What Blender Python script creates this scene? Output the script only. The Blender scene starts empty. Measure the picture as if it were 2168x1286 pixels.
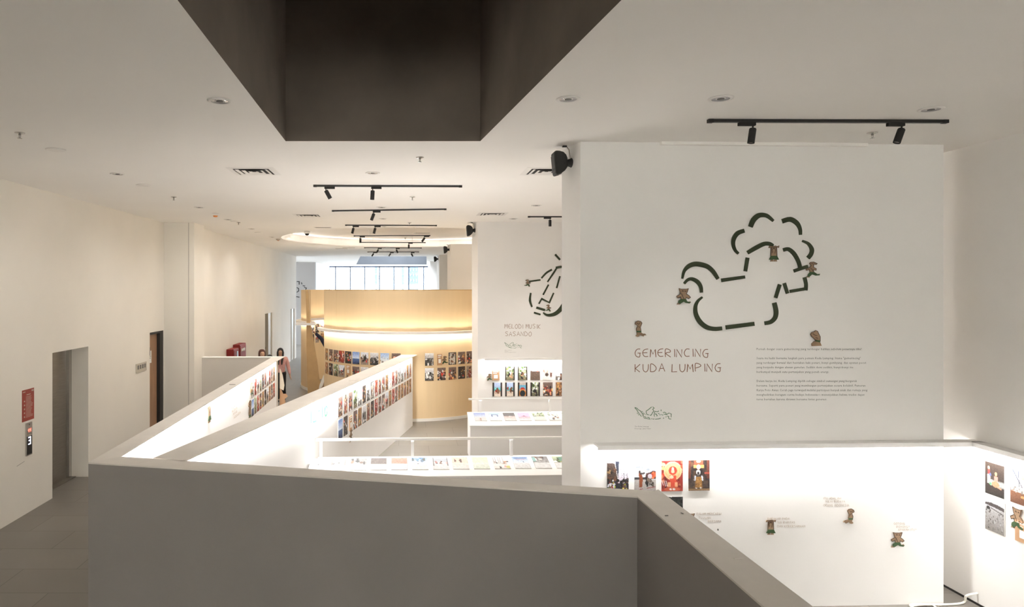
import bpy, bmesh, math, random
import numpy as np
from mathutils import Vector, Matrix
from mathutils.geometry import delaunay_2d_cdt
PI = math.pi
SC = bpy.context.scene
C = SC.collection

# ------------------------------------------------------------------ camera, world, exposure
F, CX, CY, CH = 1430.0, 860.0, 610.0, 3.2          # focal length in px, principal point, camera height
W_, H_ = 2168, 1286
cam_d = bpy.data.cameras.new('camera'); cam = bpy.data.objects.new('camera', cam_d); C.objects.link(cam)
cam.location = (0, 0, CH); cam.rotation_euler = (PI/2, 0, 0)
cam_d.sensor_width = 36; cam_d.lens = F/W_*36
cam_d.shift_x = (W_/2-CX)/W_; cam_d.shift_y = -(H_/2-CY)/W_
cam_d.clip_start = .05; cam_d.clip_end = 400
SC.camera = cam
SC.view_settings.view_transform = 'Standard'
try: SC.view_settings.look = 'None'
except Exception: pass
SC.view_settings.gamma = 1; SC.view_settings.use_curve_mapping = False
SC.view_settings.exposure = 1.38
w = bpy.data.worlds.new('daylight'); SC.world = w; w.use_nodes = True
bg = w.node_tree.nodes['Background']; bg.inputs[0].default_value = (.84, .92, 1, 1); bg.inputs[1].default_value = 9.0
SC.cycles.diffuse_bounces = 9; SC.cycles.max_bounces = 14
SPOT_W = 12; DOWN_W = 36; BAR_UP = 6.2; COVE = 1.1
LED = 6.2        # watts per metre of LED strip
WARM = (1, .84, .62); WHITE = (1, .98, .955); SOFT = (1, .95, .90)

def strip_light(a, b, width, watts, color, aim=(0, 0, -1), name='led_light'):
    """an LED strip lying between points a and b, shining towards aim"""
    a, b = Vector(a), Vector(b); L = (b-a).length
    d = bpy.data.lights.new(name, 'AREA'); d.shape = 'RECTANGLE'; d.size = L; d.size_y = width
    d.energy = watts; d.color = color
    o = bpy.data.objects.new(name, d); C.objects.link(o)
    z = -Vector(aim).normalized(); x = (b-a).normalized(); z = (z-x*z.dot(x)).normalized(); y = z.cross(x)
    m = Matrix((x, y, z)).transposed().to_4x4(); m.translation = (a+b)/2
    o.matrix_world = m
    return o

# ------------------------------------------------------------------ geometry helpers
def ray(px, py): return Vector(((px-CX)/F, 1, -(py-CY)/F))
CAM = Vector((0, 0, CH))
def P(px, py, z):                       # the place a pixel sees at height z
    d = ray(px, py); t = (z-CH)/d.z; return CAM+d*t
def PY(px, py, Y): return CAM+ray(px, py)*Y
def PL(px, py, p0, n):                  # the place on a plane
    d = ray(px, py); t = (Vector(p0)-CAM).dot(n)/d.dot(n); return CAM+d*t

class MB:
    def __init__(s): s.v = []; s.f = []; s.m = []; s.sm = []
    def add(s, vs, fs, mi=0, smooth=False):
        o = len(s.v); s.v += [tuple(v) for v in vs]
        for f in fs: s.f.append(tuple(i+o for i in f)); s.m.append(mi); s.sm.append(smooth)
        return s
    def box(s, x0, x1, y0, y1, z0, z1, mi=0):
        return s.prism([(x0, y0), (x1, y0), (x1, y1), (x0, y1)], z0, z1, mi)
    def prism(s, poly, z0, z1, mi=0, sides=None):
        n = len(poly)
        ar = sum(poly[i][0]*poly[(i+1) % n][1]-poly[(i+1) % n][0]*poly[i][1] for i in range(n))
        if ar < 0: poly = poly[::-1]
        vs = [(p[0], p[1], z0) for p in poly]+[(p[0], p[1], z1) for p in poly]
        fs = [tuple(range(n))[::-1], tuple(range(n, 2*n))]+[(i, (i+1) % n, n+(i+1) % n, n+i) for i in range(n)]
        return s.add(vs, fs, mi)
    def obox(s, M, sx, sy, sz, mi=0):   # box centred on matrix M
        vs = [M @ Vector((a*sx/2, b*sy/2, c*sz/2)) for c in (-1, 1) for a, b in ((-1, -1), (1, -1), (1, 1), (-1, 1))]
        return s.add(vs, [(3, 2, 1, 0), (4, 5, 6, 7), (0, 1, 5, 4), (1, 2, 6, 5), (2, 3, 7, 6), (3, 0, 4, 7)], mi)
    def lathe(s, prof, M=Matrix(), seg=24, mi=0, smooth=True):
        vs = []; fs = []; n = len(prof)
        for i in range(seg):
            a = 2*PI*i/seg
            for r, z in prof: vs.append(M @ Vector((r*math.cos(a), r*math.sin(a), z)))
        for i in range(seg):
            j = (i+1) % seg
            for k in range(n-1): fs.append((i*n+k, j*n+k, j*n+k+1, i*n+k+1))
        s.add(vs, fs, mi, smooth)
        for k, rev in ((0, True), (n-1, False)):
            if prof[k][0] > 1e-5:
                ring = [vs[i*n+k] for i in range(seg)]
                s.add(ring, [tuple(range(seg))[::-1] if rev else tuple(range(seg))], mi)
        return s
    def tube(s, path, r, seg=8, mi=0, cap=True):
        path = [Vector(p) for p in path]; vs = []; fs = []; n = len(path)
        rs = r if isinstance(r, (list, tuple)) else [r]*n
        up = None
        for i, p in enumerate(path):
            t = (path[min(i+1, n-1)]-path[max(i-1, 0)]).normalized()
            if up is None: up = Vector((0, 0, 1)) if abs(t.z) < .9 else Vector((1, 0, 0))
            u = (up-t*up.dot(t)).normalized(); up = u; b = t.cross(u)
            for k in range(seg):
                a = 2*PI*k/seg; vs.append(p+(u*math.cos(a)+b*math.sin(a))*rs[i])
        for i in range(n-1):
            for k in range(seg):
                l = (k+1) % seg; fs.append((i*seg+k, i*seg+l, (i+1)*seg+l, (i+1)*seg+k))
        s.add(vs, fs, mi, True)
        if cap: s.add(vs[:seg], [tuple(range(seg))[::-1]], mi); s.add(vs[-seg:], [tuple(range(seg))], mi)
        return s
    def ball(s, c, r, seg=16, rings=10, mi=0):
        c = Vector(c); r = Vector(r) if isinstance(r, (tuple, list)) else Vector((r, r, r)); vs = []; fs = []
        for i in range(rings+1):
            th = PI*i/rings
            for k in range(seg):
                a = 2*PI*k/seg
                vs.append(c+Vector((r.x*math.sin(th)*math.cos(a), r.y*math.sin(th)*math.sin(a), r.z*math.cos(th))))
        for i in range(rings):
            for k in range(seg):
                l = (k+1) % seg; fs.append((i*seg+k, (i+1)*seg+k, (i+1)*seg+l, i*seg+l))
        return s.add(vs, fs, mi, True)
    def ribbon(s, pts, wid, fr, d0=0, d1=.006, mi=0):
        """a flat band along 2D points pts (u, v), of width wid, mapped by fr(u, v, depth)"""
        n = len(pts); ws = wid if isinstance(wid, (list, tuple)) else [wid]*n
        L = []; R = []
        for i in range(n):
            a = Vector(pts[max(i-1, 0)]); b = Vector(pts[min(i+1, n-1)]); t = b-a
            if t.length < 1e-9: t = Vector((1, 0))
            t.normalize(); k = 1.0
            if 0 < i < n-1:
                t1 = (Vector(pts[i])-Vector(pts[i-1])); t2 = (Vector(pts[i+1])-Vector(pts[i]))
                if t1.length > 1e-9 and t2.length > 1e-9:
                    c = t1.normalized().dot(t2.normalized()); k = 1/max(.55, math.sqrt(max(0, (1+c)/2)))
            nn = Vector((-t.y, t.x))*ws[i]/2*k; p = Vector(pts[i]); L.append(p+nn); R.append(p-nn)
        vs = []
        for d in (d0, d1):
            for q in L+R: vs.append(fr(q.x, q.y, d))
        o = 2*n; fs = []
        for i in range(n-1):
            fs += [(o+i, o+n+i, o+n+i+1, o+i+1), (i, i+1, n+i+1, n+i), (i, o+i, o+i+1, i+1), (n+i, n+i+1, o+n+i+1, o+n+i)]
        fs += [(0, n, o+n, o), (n-1, o+n-1, o+2*n-1, 2*n-1)]
        return s.add(vs, fs, mi)
    def plate(s, pts, fr, d0=0, d1=.01, mi=0):
        n = len(pts); vs = [fr(u, v, d0) for u, v in pts]+[fr(u, v, d1) for u, v in pts]
        s.add(vs, [tuple(range(n, 2*n))]+[tuple(range(n))[::-1]]+[(i, (i+1) % n, n+(i+1) % n, n+i) for i in range(n)], mi)
        return s
    def build(s, name, mats, parent=None, local=False, fix=True, col=None):
        me = bpy.data.meshes.new(name); vs = s.v
        if parent is not None and not local:
            Mi = (Matrix.Translation(parent.location) @ parent.rotation_euler.to_matrix().to_4x4())
            pp = parent.parent
            while pp is not None:
                Mi = (Matrix.Translation(pp.location) @ pp.rotation_euler.to_matrix().to_4x4()) @ Mi; pp = pp.parent
            Mi = Mi.inverted(); vs = [Mi @ Vector(v) for v in vs]
        me.from_pydata([tuple(v) for v in vs], [], s.f)
        if not isinstance(mats, (list, tuple)): mats = [mats]
        for m in mats: me.materials.append(m)
        me.polygons.foreach_set('material_index', s.m); me.polygons.foreach_set('use_smooth', s.sm)
        if fix:
            bm = bmesh.new(); bm.from_mesh(me); bmesh.ops.recalc_face_normals(bm, faces=bm.faces); bm.to_mesh(me); bm.free()
        o = bpy.data.objects.new(name, me); C.objects.link(o)
        if parent is not None: o.parent = parent
        return o

def tag(o, label, cat=None, group=None, kind=None):
    o['label'] = label
    if cat: o['category'] = cat
    if group: o['group'] = group
    if kind: o['kind'] = kind
    return o
def thing(name, label, cat, loc=(0, 0, 0), rz=0, group=None, rot=None):
    o = bpy.data.objects.new(name, None); C.objects.link(o); o.empty_display_size = .1
    o.location = loc; o.rotation_euler = rot if rot else (0, 0, rz)
    return tag(o, label, cat, group)
def struct(o, label, cat='wall'): return tag(o, label, cat, None, 'structure')
def dup(root, loc=None, rot=None, label=None, group=None):
    r = root.copy(); C.objects.link(r)
    if loc is not None: r.location = loc
    if rot is not None: r.rotation_euler = rot
    if label: r['label'] = label
    if group: r['group'] = group
    for ch in list(root.children):
        c = ch.copy(); C.objects.link(c); c.parent = r
        for g in ch.children:
            d = g.copy(); C.objects.link(d); d.parent = c
    return r
def bevel(o, wd=.004, seg=2):
    m = o.modifiers.new('bevel', 'BEVEL'); m.width = wd; m.segments = seg; m.limit_method = 'ANGLE'; return o
ORD = ('first second third fourth fifth sixth seventh eighth ninth tenth eleventh twelfth thirteenth fourteenth fifteenth '
       'sixteenth seventeenth eighteenth nineteenth twentieth').split()

# ------------------------------------------------------------------ materials
def lin(c): return tuple(((x/255)/12.92 if x <= 10 else ((x/255+.055)/1.055)**2.4) for x in c)
def mat(name, col, rough=.6, metal=0, noise=0, nscale=3, bump=0, bscale=60, emit=None, es=0, stretch=(1, 1, 1), spec=.5):
    m = bpy.data.materials.new(name); m.use_nodes = True; nt = m.node_tree; b = nt.nodes['Principled BSDF']
    col = tuple(col)+(1,); b.inputs['Base Color'].default_value = col
    b.inputs['Roughness'].default_value = rough; b.inputs['Metallic'].default_value = metal
    b.inputs['Specular IOR Level'].default_value = spec
    if emit: b.inputs['Emission Color'].default_value = tuple(emit)+(1,); b.inputs['Emission Strength'].default_value = es
    if noise or bump:
        tc = nt.nodes.new('ShaderNodeTexCoord'); mp = nt.nodes.new('ShaderNodeMapping'); mp.inputs['Scale'].default_value = stretch
        nt.links.new(tc.outputs['Object'], mp.inputs[0])
    if noise:
        n = nt.nodes.new('ShaderNodeTexNoise'); n.inputs['Scale'].default_value = nscale; n.inputs['Detail'].default_value = 6
        nt.links.new(mp.outputs[0], n.inputs['Vector'])
        r = nt.nodes.new('ShaderNodeValToRGB'); r.color_ramp.elements[0].position = .3; r.color_ramp.elements[1].position = .7
        r.color_ramp.elements[0].color = tuple(c*(1-noise) for c in col[:3])+(1,)
        r.color_ramp.elements[1].color = tuple(min(1, c*(1+noise)) for c in col[:3])+(1,)
        nt.links.new(n.outputs['Fac'], r.inputs[0]); nt.links.new(r.outputs[0], b.inputs['Base Color'])
    if bump:
        n2 = nt.nodes.new('ShaderNodeTexNoise'); n2.inputs['Scale'].default_value = bscale; n2.inputs['Detail'].default_value = 4
        nt.links.new(mp.outputs[0], n2.inputs['Vector'])
        bu = nt.nodes.new('ShaderNodeBump'); bu.inputs['Strength'].default_value = bump; bu.inputs['Distance'].default_value = .01
        nt.links.new(n2.outputs['Fac'], bu.inputs['Height']); nt.links.new(bu.outputs[0], b.inputs['Normal'])
    return m
M = {}
M['wall'] = mat('white wall paint', (.82, .805, .785), .85, noise=.02, nscale=1.2, bump=.05, bscale=40)
M['oldwall'] = mat('aged cream wall paint', (.80, .765, .70), .8, noise=.035, nscale=.7, bump=.06, bscale=30)
M['ceil'] = mat('ceiling paint', (.87, .85, .82), .9, noise=.02, nscale=.5, bump=.03, bscale=25)
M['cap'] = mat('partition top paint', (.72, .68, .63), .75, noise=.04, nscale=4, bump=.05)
M['part'] = mat('partition paint', (.83, .82, .81), .8, noise=.012, nscale=2, bump=.05, bscale=80)
M['greyl'] = mat('light grey partition paint', (.62, .58, .53), .85, noise=.02, nscale=2)
M['grey'] = mat('shade-darkened parapet paint', (.285, .262, .248), .85, noise=.03, nscale=2, bump=.1, bscale=120)  # colour darkened to hold the shade of the unlit parapet face
M['conc'] = mat('smooth dark concrete', (.18, .148, .12), .8, noise=.22, nscale=1.1, bump=.15, bscale=12)
M['conc2'] = mat('grey concrete', (.075, .08, .09), .85, noise=.12, nscale=1)
M['wood'] = mat('pale wood laminate', (.72, .555, .345), .55, noise=.02, nscale=2.0, stretch=(5, 5, .4), spec=.3)
M['wood2'] = mat('tan fibreboard edge', (.52, .35, .17), .6, noise=.06, nscale=5)
M['door'] = mat('brown wood veneer', (.33, .185, .105), .5, noise=.12, nscale=3, stretch=(8, 8, .6))
M['black'] = mat('black metal', (.012, .011, .010), .45)
M['blackm'] = mat('matte black plastic', (.014, .013, .012), .7)
M['dark'] = mat('dark frame paint', (.02, .018, .016), .6)
M['steel'] = mat('brushed stainless steel', (.30, .27, .235), .38, metal=.85, noise=.08, nscale=4, stretch=(1, 1, 12))
M['steel2'] = mat('polished steel', (.55, .53, .5), .25, metal=.9)
M['chrome'] = mat('reflector chrome', (.6, .6, .62), .22, metal=.9)
M['whitep'] = mat('white plastic', (.78, .76, .73), .5)
M['cream'] = mat('cream plastic', (.52, .475, .40), .5)
M['red'] = mat('red enamel', (.24, .012, .010), .6)
M['rust'] = mat('red printed sheet', (.31, .042, .030), .5, noise=.05)
M['paper'] = mat('white paper', (.78, .77, .74), .7)
M['green'] = mat('dark green board', (.034, .045, .020), .8)
M['mapgreen'] = mat('green vinyl line', (.05, .16, .07), .6)
M['fgreen'] = mat('leaf green paint', (.035, .075, .025), .7)
M['fbrown'] = mat('tan painted board', (.29, .19, .115), .7, noise=.12, nscale=30)
M['fline'] = mat('dark brown outline', (.055, .028, .014), .7)
M['card'] = mat('brown cardboard', (.46, .27, .15), .8)
M['brown'] = mat('brown vinyl lettering', (.21, .092, .045), .6)
M['pale'] = mat('pale brown lettering', (.52, .44, .38), .7)
M['ink'] = mat('dark green ink', (.06, .075, .055), .7)
M['inkgrey'] = mat('grey ink', (.16, .15, .14), .7)
M['lgreen'] = mat('bright green vinyl', (.05, .30, .14), .6)
M['led'] = mat('lit diffuser', (.9, .9, .9), .4, emit=(1, .97, .93), es=7)
M['barlit'] = mat('white aluminium', (.85, .84, .82), .45)
M['cable'] = mat('white cable sheath', (.78, .75, .68), .45)
M['glassdark'] = mat('dark green glass', (.03, .04, .03), .08)
M['redlit'] = mat('red display', (.2, .01, .01), .5, emit=(1, .12, .08), es=1.6)
M['bluelit'] = mat('blue white display', (.3, .3, .5), .5, emit=(.75, .8, 1), es=2.2)
M['frame'] = mat('blue grey window frame', (.06, .09, .16), .4)
M['orange'] = mat('orange plastic', (.75, .25, .05), .5)
M['skirt'] = mat('white skirting paint', (.8, .78, .74), .6)
M['far'] = mat('blue glazed tower cladding', (.05, .068, .085), .8)
g = bpy.data.materials.new('window glass'); g.use_nodes = True; nt = g.node_tree
for n in list(nt.nodes):
    if n.type == 'BSDF_PRINCIPLED': nt.nodes.remove(n)
tr = nt.nodes.new('ShaderNodeBsdfTransparent'); tr.inputs[0].default_value = (.95, .98, 1, 1)
gl = nt.nodes.new('ShaderNodeBsdfGlossy'); gl.inputs['Roughness'].default_value = .03
mx = nt.nodes.new('ShaderNodeMixShader'); mx.inputs[0].default_value = .06
nt.links.new(tr.outputs[0], mx.inputs[1]); nt.links.new(gl.outputs[0], mx.inputs[2]); nt.links.new(mx.outputs[0], nt.nodes['Material Output'].inputs[0])
M['glass'] = g
mat_rear = g.copy(); mat_rear.name = 'light warming tint pane'  # tint added to warm the light from the rear opening
for n_ in mat_rear.node_tree.nodes:
    if n_.type == 'BSDF_TRANSPARENT': n_.inputs[0].default_value = (1, .955, .89, 1)
# floor tiles
m = mat('grey floor tiles', (.3, .27, .235), .42, spec=.45); nt = m.node_tree; b = nt.nodes['Principled BSDF']
tc = nt.nodes.new('ShaderNodeTexCoord'); br = nt.nodes.new('ShaderNodeTexBrick')
br.offset = 0.5; br.squash = 1; br.inputs['Scale'].default_value = 1; br.inputs['Mortar Size'].default_value = .004
br.inputs['Brick Width'].default_value = 1.2; br.inputs['Row Height'].default_value = .6
br.inputs['Color1'].default_value = (.178, .162, .143, 1); br.inputs['Color2'].default_value = (.198, .181, .16, 1); br.inputs['Mortar'].default_value = (.10, .088, .076, 1)
mp = nt.nodes.new('ShaderNodeMapping'); mp.inputs['Location'].default_value = (.15, .12, 0)
nt.links.new(tc.outputs['Object'], mp.inputs[0]); nt.links.new(mp.outputs[0], br.inputs['Vector'])
n = nt.nodes.new('ShaderNodeTexNoise'); n.inputs['Scale'].default_value = .9; n.inputs['Detail'].default_value = 7; nt.links.new(tc.outputs['Object'], n.inputs['Vector'])
mr = nt.nodes.new('ShaderNodeMapRange'); mr.inputs[3].default_value = .82; mr.inputs[4].default_value = 1.15; nt.links.new(n.outputs['Fac'], mr.inputs[0])
mm = nt.nodes.new('ShaderNodeVectorMath'); mm.operation = 'SCALE'; nt.links.new(br.outputs['Color'], mm.inputs[0]); nt.links.new(mr.outputs[0], mm.inputs['Scale'])
nt.links.new(mm.outputs[0], b.inputs['Base Color'])
M['floor'] = m
# photographic print: the picture is stored in a colour attribute of each print
m = bpy.data.materials.new('photo print'); m.use_nodes = True; nt = m.node_tree; b = nt.nodes['Principled BSDF']
a = nt.nodes.new('ShaderNodeVertexColor'); a.layer_name = 'picture'; nt.links.new(a.outputs[0], b.inputs['Base Color']); b.inputs['Roughness'].default_value = .55
M['print'] = m

# ------------------------------------------------------------------ setting
CZ = 4.65
LX, RX = -5.38, 5.76; BZ0, BZ1 = 2.42, 3.66
BACK = -12.0; FAR = 45.0
o = MB().box(-11, 11, BACK-.3, FAR+14, -.2, 0).build('floor', M['floor']); struct(o, 'grey tiled floor of the whole gallery', 'floor')

# ceiling with two shafts and an oval recess
V1 = [(-1.12, .8), (1.363, .8), (.732, 6.667), (-1.19, 6.667)]
V2 = [(-2.1, 31.0), (.93, 31.0), (1.27, 41.8), (-3.1, 41.8)]
RC = (.15, 20.1); RO, RI, RZ = 3.95, 3.3, 4.90
circ = lambda r, n=72: [(RC[0]+r*1.0*math.cos(2*PI*i/n), RC[1]+r*math.sin(2*PI*i/n)) for i in range(n)]
outer = [(-11, BACK), (11, BACK), (11, FAR+.3), (-11, FAR+.3)]
def inside(p, poly):
    r = False; n = len(poly)
    for i in range(n):
        (x1, y1), (x2, y2) = poly[i], poly[(i+1) % n]
        if (y1 > p[1]) != (y2 > p[1]) and p[0] < (x2-x1)*(p[1]-y1)/(y2-y1)+x1: r = not r
    return r
holes = [V1, V2, circ(RO)]
vs2 = []; es = []
for poly in [outer]+holes:
    k = len(vs2); n = len(poly); vs2 += [Vector(p) for p in poly]; es += [(k+i, k+(i+1) % n) for i in range(n)]
r = delaunay_2d_cdt(vs2, es, [], 0, 1e-5)
mb = MB(); tris = []
for f in r[2]:
    c = sum((r[0][i] for i in f), Vector((0, 0)))/len(f)
    if not any(inside(c, h) for h in holes): tris.append(tuple(f)[::-1])
mb.add([(v.x, v.y, CZ) for v in r[0]], tris)
co, ci = circ(RO), circ(RO); lip = circ(RO-.14); n = len(co)
mb.add([(p[0], p[1], CZ) for p in co]+[(p[0], p[1], RZ) for p in ci], [(i, n+i, n+(i+1) % n, (i+1) % n) for i in range(n)])
mb.add([(p[0], p[1], RZ) for p in ci], [tuple(range(n))[::-1]])
mb.add([(p[0], p[1], CZ) for p in co]+[(p[0], p[1], CZ) for p in lip]+[(p[0], p[1], CZ+.03) for p in lip]+[(p[0], p[1], CZ+.03) for p in co], [(i, n+i, n+(i+1) % n, (i+1) % n) for i in range(n)]+[(n+i, 2*n+i, 2*n+(i+1) % n, n+(i+1) % n) for i in range(n)]+[(2*n+i, 3*n+i, 3*n+(i+1) % n, 2*n+(i+1) % n) for i in range(n)])
for i in range(18):
    a0, a1 = 2*PI*i/18, 2*PI*(i+1)/18; q = lambda a: (RC[0]+(RO-.09)*math.cos(a), RC[1]+(RO-.09)*math.sin(a), CZ+.05)
    am = (a0+a1)/2; strip_light(q(a0), q(a1), .02, COVE*RO*(a1-a0), SOFT, aim=(-math.cos(am), -math.sin(am), .55), name='cove_light')
o = mb.build('ceiling', M['ceil'], fix=False); struct(o, 'white ceiling with an oval recess over the curved booth', 'ceiling')
def shaft(name, poly, top, m, label, lid=True):
    mb = MB(); n = len(poly)
    mb.add([(p[0], p[1], CZ) for p in poly]+[(p[0], p[1], top) for p in poly], [(i, (i+1) % n, n+(i+1) % n, n+i) for i in range(n)]+([tuple(range(n, 2*n))] if lid else []))
    struct(mb.build(name, m), label, 'ceiling shaft')
shaft('ceiling_shaft', V1, 9.0, M['conc'], 'dark concrete shaft opening in the ceiling nearest the camera')
shaft('ceiling_shaft', V2, 7.5, M['conc2'], 'grey concrete shaft opening in the ceiling near the far windows', False)
# roof above so that no daylight leaks in
def ceil_z(x, y): return RZ if math.hypot(x-RC[0], y-RC[1]) < RO-.15 else CZ
def PC(px, py):
    p = P(px, py, CZ)
    if ceil_z(p.x, p.y) > CZ: p = P(px, py, RZ)
    return p

# left wall with lift opening and door opening
LY0, LY1 = 10.27, 11.43; DY0, DY1 = 14.17, 14.97; LT, DT = 2.21, 2.26; XB = LX-.33
mb = MB()
mb.box(XB, LX, BACK, LY0, 0, CZ).box(XB, LX, LY1, DY0, 0, CZ).box(XB, LX, DY1, 15.0, 0, CZ)
mb.box(XB, LX, LY0, LY1, LT, CZ).box(XB, LX, DY0, DY1, DT, CZ)
struct(mb.build('wall_left', M['oldwall']), 'long cream left wall with lift and wooden door')
mb = MB().box(XB, -4.71, 15.0, 15.75, 0, CZ)
mb.box(-4.835, -4.828, 14.996, 15.0, 0, CZ, 1)
struct(mb.build('pillar', [M['oldwall'], M['inkgrey']]), 'square cream pillar beside the wooden door', 'pillar')
W2a, W2b = Vector((-4.95, 15.75)), Vector((-5.05, 31.0))
def w2(y): return W2a.x+(W2b.x-W2a.x)*(y-W2a.y)/(W2b.y-W2a.y)
mb = MB()
ops = [(23.95, 25.25, 2.28), (29.5, 30.5, 2.28)]; y = 15.75
for a_, b_, t_ in ops+[(31.0, 31.0, 0)]:
    mb.prism([(w2(y), y), (w2(a_), a_), (w2(a_)-.3, a_), (w2(y)-.3, y)], 0, CZ)
    if t_: mb.prism([(w2(a_), a_), (w2(b_), b_), (w2(b_)-.3, b_), (w2(a_)-.3, a_)], t_, CZ)
    y = b_
struct(mb.build('wall_left', M['oldwall']), 'cream left wall further away with two narrow doorways')
# lobby beyond the left wall, window wall, back and right walls
struct(MB().box(-11, -5.12, 38, 38.3, 0, CZ).build('wall_back', mat('shade-toned wall paint', (.36, .345, .33), .85)), 'end wall with shade in its grey paint, carrying a small black line mural')  # the poor light on this wall is darkened into its paint
struct(MB().box(-5.42, -5.12, 38.3, FAR, 0, CZ).build('wall_left', M['wall']), 'short wall beside the far windows, lit by daylight')
struct(MB().box(-11.3, -11, BACK, 32, 0, CZ).box(-11.3, -11, 32, 34.5, 0, .6).box(-11.3, -11, 34.5, FAR, 0, CZ).build('wall_left', M['wall']), 'outer left wall of the far lobby')  # unseen opening added to let more daylight into the lobby
d = bpy.data.lights.new('window_portal', 'AREA'); d.shape = 'RECTANGLE'; d.size = 4; d.size_y = 2.5; d.cycles.is_portal = True
o_ = bpy.data.objects.new('window_portal', d); C.objects.link(o_); o_.matrix_world = Matrix.Translation((-11.1, 33.25, 2.6)) @ Matrix.Rotation(-PI/2, 4, 'Y')
d = bpy.data.lights.new('window_portal', 'AREA'); d.shape = 'RECTANGLE'; d.size = 4.2; d.size_y = 10.8; d.cycles.is_portal = True
o_ = bpy.data.objects.new('window_portal', d); C.objects.link(o_); o_.location = (-.8, 36.4, 7.4)
struct(MB().box(-11, RX+.3, BACK-.3, BACK, 0, BZ0).box(-11, RX+.3, BACK-.3, BACK, BZ1, CZ).build('wall_back', M['wall']), 'unseen rear wall with a window band added for fill light')
MB().box(XB, RX, BACK-.2, BACK-.19, BZ0, BZ1).build('rear_fill_pane', mat_rear).__setitem__('kind', 'structure')  # unseen rear pane added so fill light enters from behind the camera
def portal(x, y, z, sx, sz, face):
    d = bpy.data.lights.new('window_portal', 'AREA'); d.shape = 'RECTANGLE'; d.size = sx; d.size_y = sz; d.cycles.is_portal = True
    o_ = bpy.data.objects.new('window_portal', d); C.objects.link(o_); o_.location = (x, y, z); o_.rotation_euler = (PI/2 if face > 0 else -PI/2, 0, 0)
portal((XB+RX)/2, BACK-.1, (BZ0+BZ1)/2, RX-XB, BZ1-BZ0, -1)
portal(-1.73, FAR+.2, 2.5, 6.8, 4.1, 1)
struct(MB().box(RX, RX+.3, BACK, FAR, 0, CZ).build('wall_right', M['wall']), 'right wall of the gallery, white with photographs near the front')
struct(MB().box(RX-.004, RX, BACK, FAR, 0, .022).build('shade_strip_right', M['dark']), 'thin dark strip standing in for the shadow gap at the foot of the right wall', 'shade strip')  # dark strip laid on as the shade of the gap
# far windows
WX0, WX1 = -5.12, 1.66
mb = MB().box(WX0, RX, FAR, FAR+.3, 0, .5).box(WX1, RX, FAR, FAR+.3, .5, CZ)
struct(mb.build('wall_front', M['wall']), 'far end wall around the tall windows')
xs = [(p-CX)/F*FAR for p in (697, 710, 741, 772, 803, 834, 865, 897, 912)]
wf = MB()
for i, x in enumerate(xs): wf.box(x-.04, x+.04, FAR+.05, FAR+.13, .5, CZ)
wf.box(WX0, xs[0], FAR+.05, FAR+.13, .5, .6)
for z in (.52, 4.57): wf.box(WX0, WX1, FAR+.05, FAR+.13, z, z+.08)
wo = wf.build('window_1', M['frame']); struct(wo, 'row of tall windows at the far end with thin dark mullions', 'window')
MB().box(WX0, WX1, FAR+.085, FAR+.095, .56, 4.6).build('window_glass', M['glass'], wo)
# towers outside the window
for px, wd, lab in ((796, .24, 'slim pale tower seen through the fourth far window pane'), (853, .24, 'slim pale tower seen through the far window near its right end'), (876, .9, 'broad pale block with rows of windows seen through the last window pane')):
    x = (px-CX)/F*58; mb = MB().box(x-wd/2*.9, x+wd/2*.9, 58, 58.9, 0, 14)
    if wd > .5:
        for k in range(30):
            for q in range(3): mb.box(x-.32+q*.25, x-.24+q*.25, 57.96, 58, .6+k*.45, .8+k*.45, 1)
    tag(mb.build('tower_block', [M['far'], M['inkgrey']]), lab, 'building')

# ------------------------------------------------------------------ floor to ceiling wall fins on the right
FIN = [(1.726, 6.69), (1.569, 14.8), (1.474, 22.3), (1.449, 29.6), (1.30, 36.7)]
SL = .04
finlab = ['big white wall fin with the horse mural, nearest on the right', 'white wall fin with the string instrument mural, second from the camera',
          'blank warm-lit wall fin, third from the camera', 'blank warm-lit wall fin, fourth from the camera', 'pale wall fin beside the far windows']
def fin_plane(i):
    p0 = Vector((FIN[i][0], FIN[i][1], 0)); n = Vector((SL, -1, 0)).normalized(); return p0, n
for i, (x, y) in enumerate(FIN):
    x2 = 5.44; y2 = y+SL*(x2-x)
    mb = MB().prism([(x, y), (x2, y2), (x2, y2+.4), (x-.09, y+.41)], 0, CZ)
    struct(mb.build('wall_%d' % (i+1), M['wall']), finlab[i])
def fr_plane(p0, n):
    """frame for pictures on a plane: pixel coordinates -> points raised by d"""
    def fr(px, py, d=0): return PL(px, py, p0, n)+n*d
    return fr
FR1 = fr_plane(*fin_plane(0)); FR2 = fr_plane(*fin_plane(1))
nR = Vector((-1, 0, 0)); FRR = fr_plane(Vector((RX, 0, 0)), nR); nL = Vector((1, 0, 0)); FRL = fr_plane(Vector((LX, 0, 0)), nL)

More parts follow.
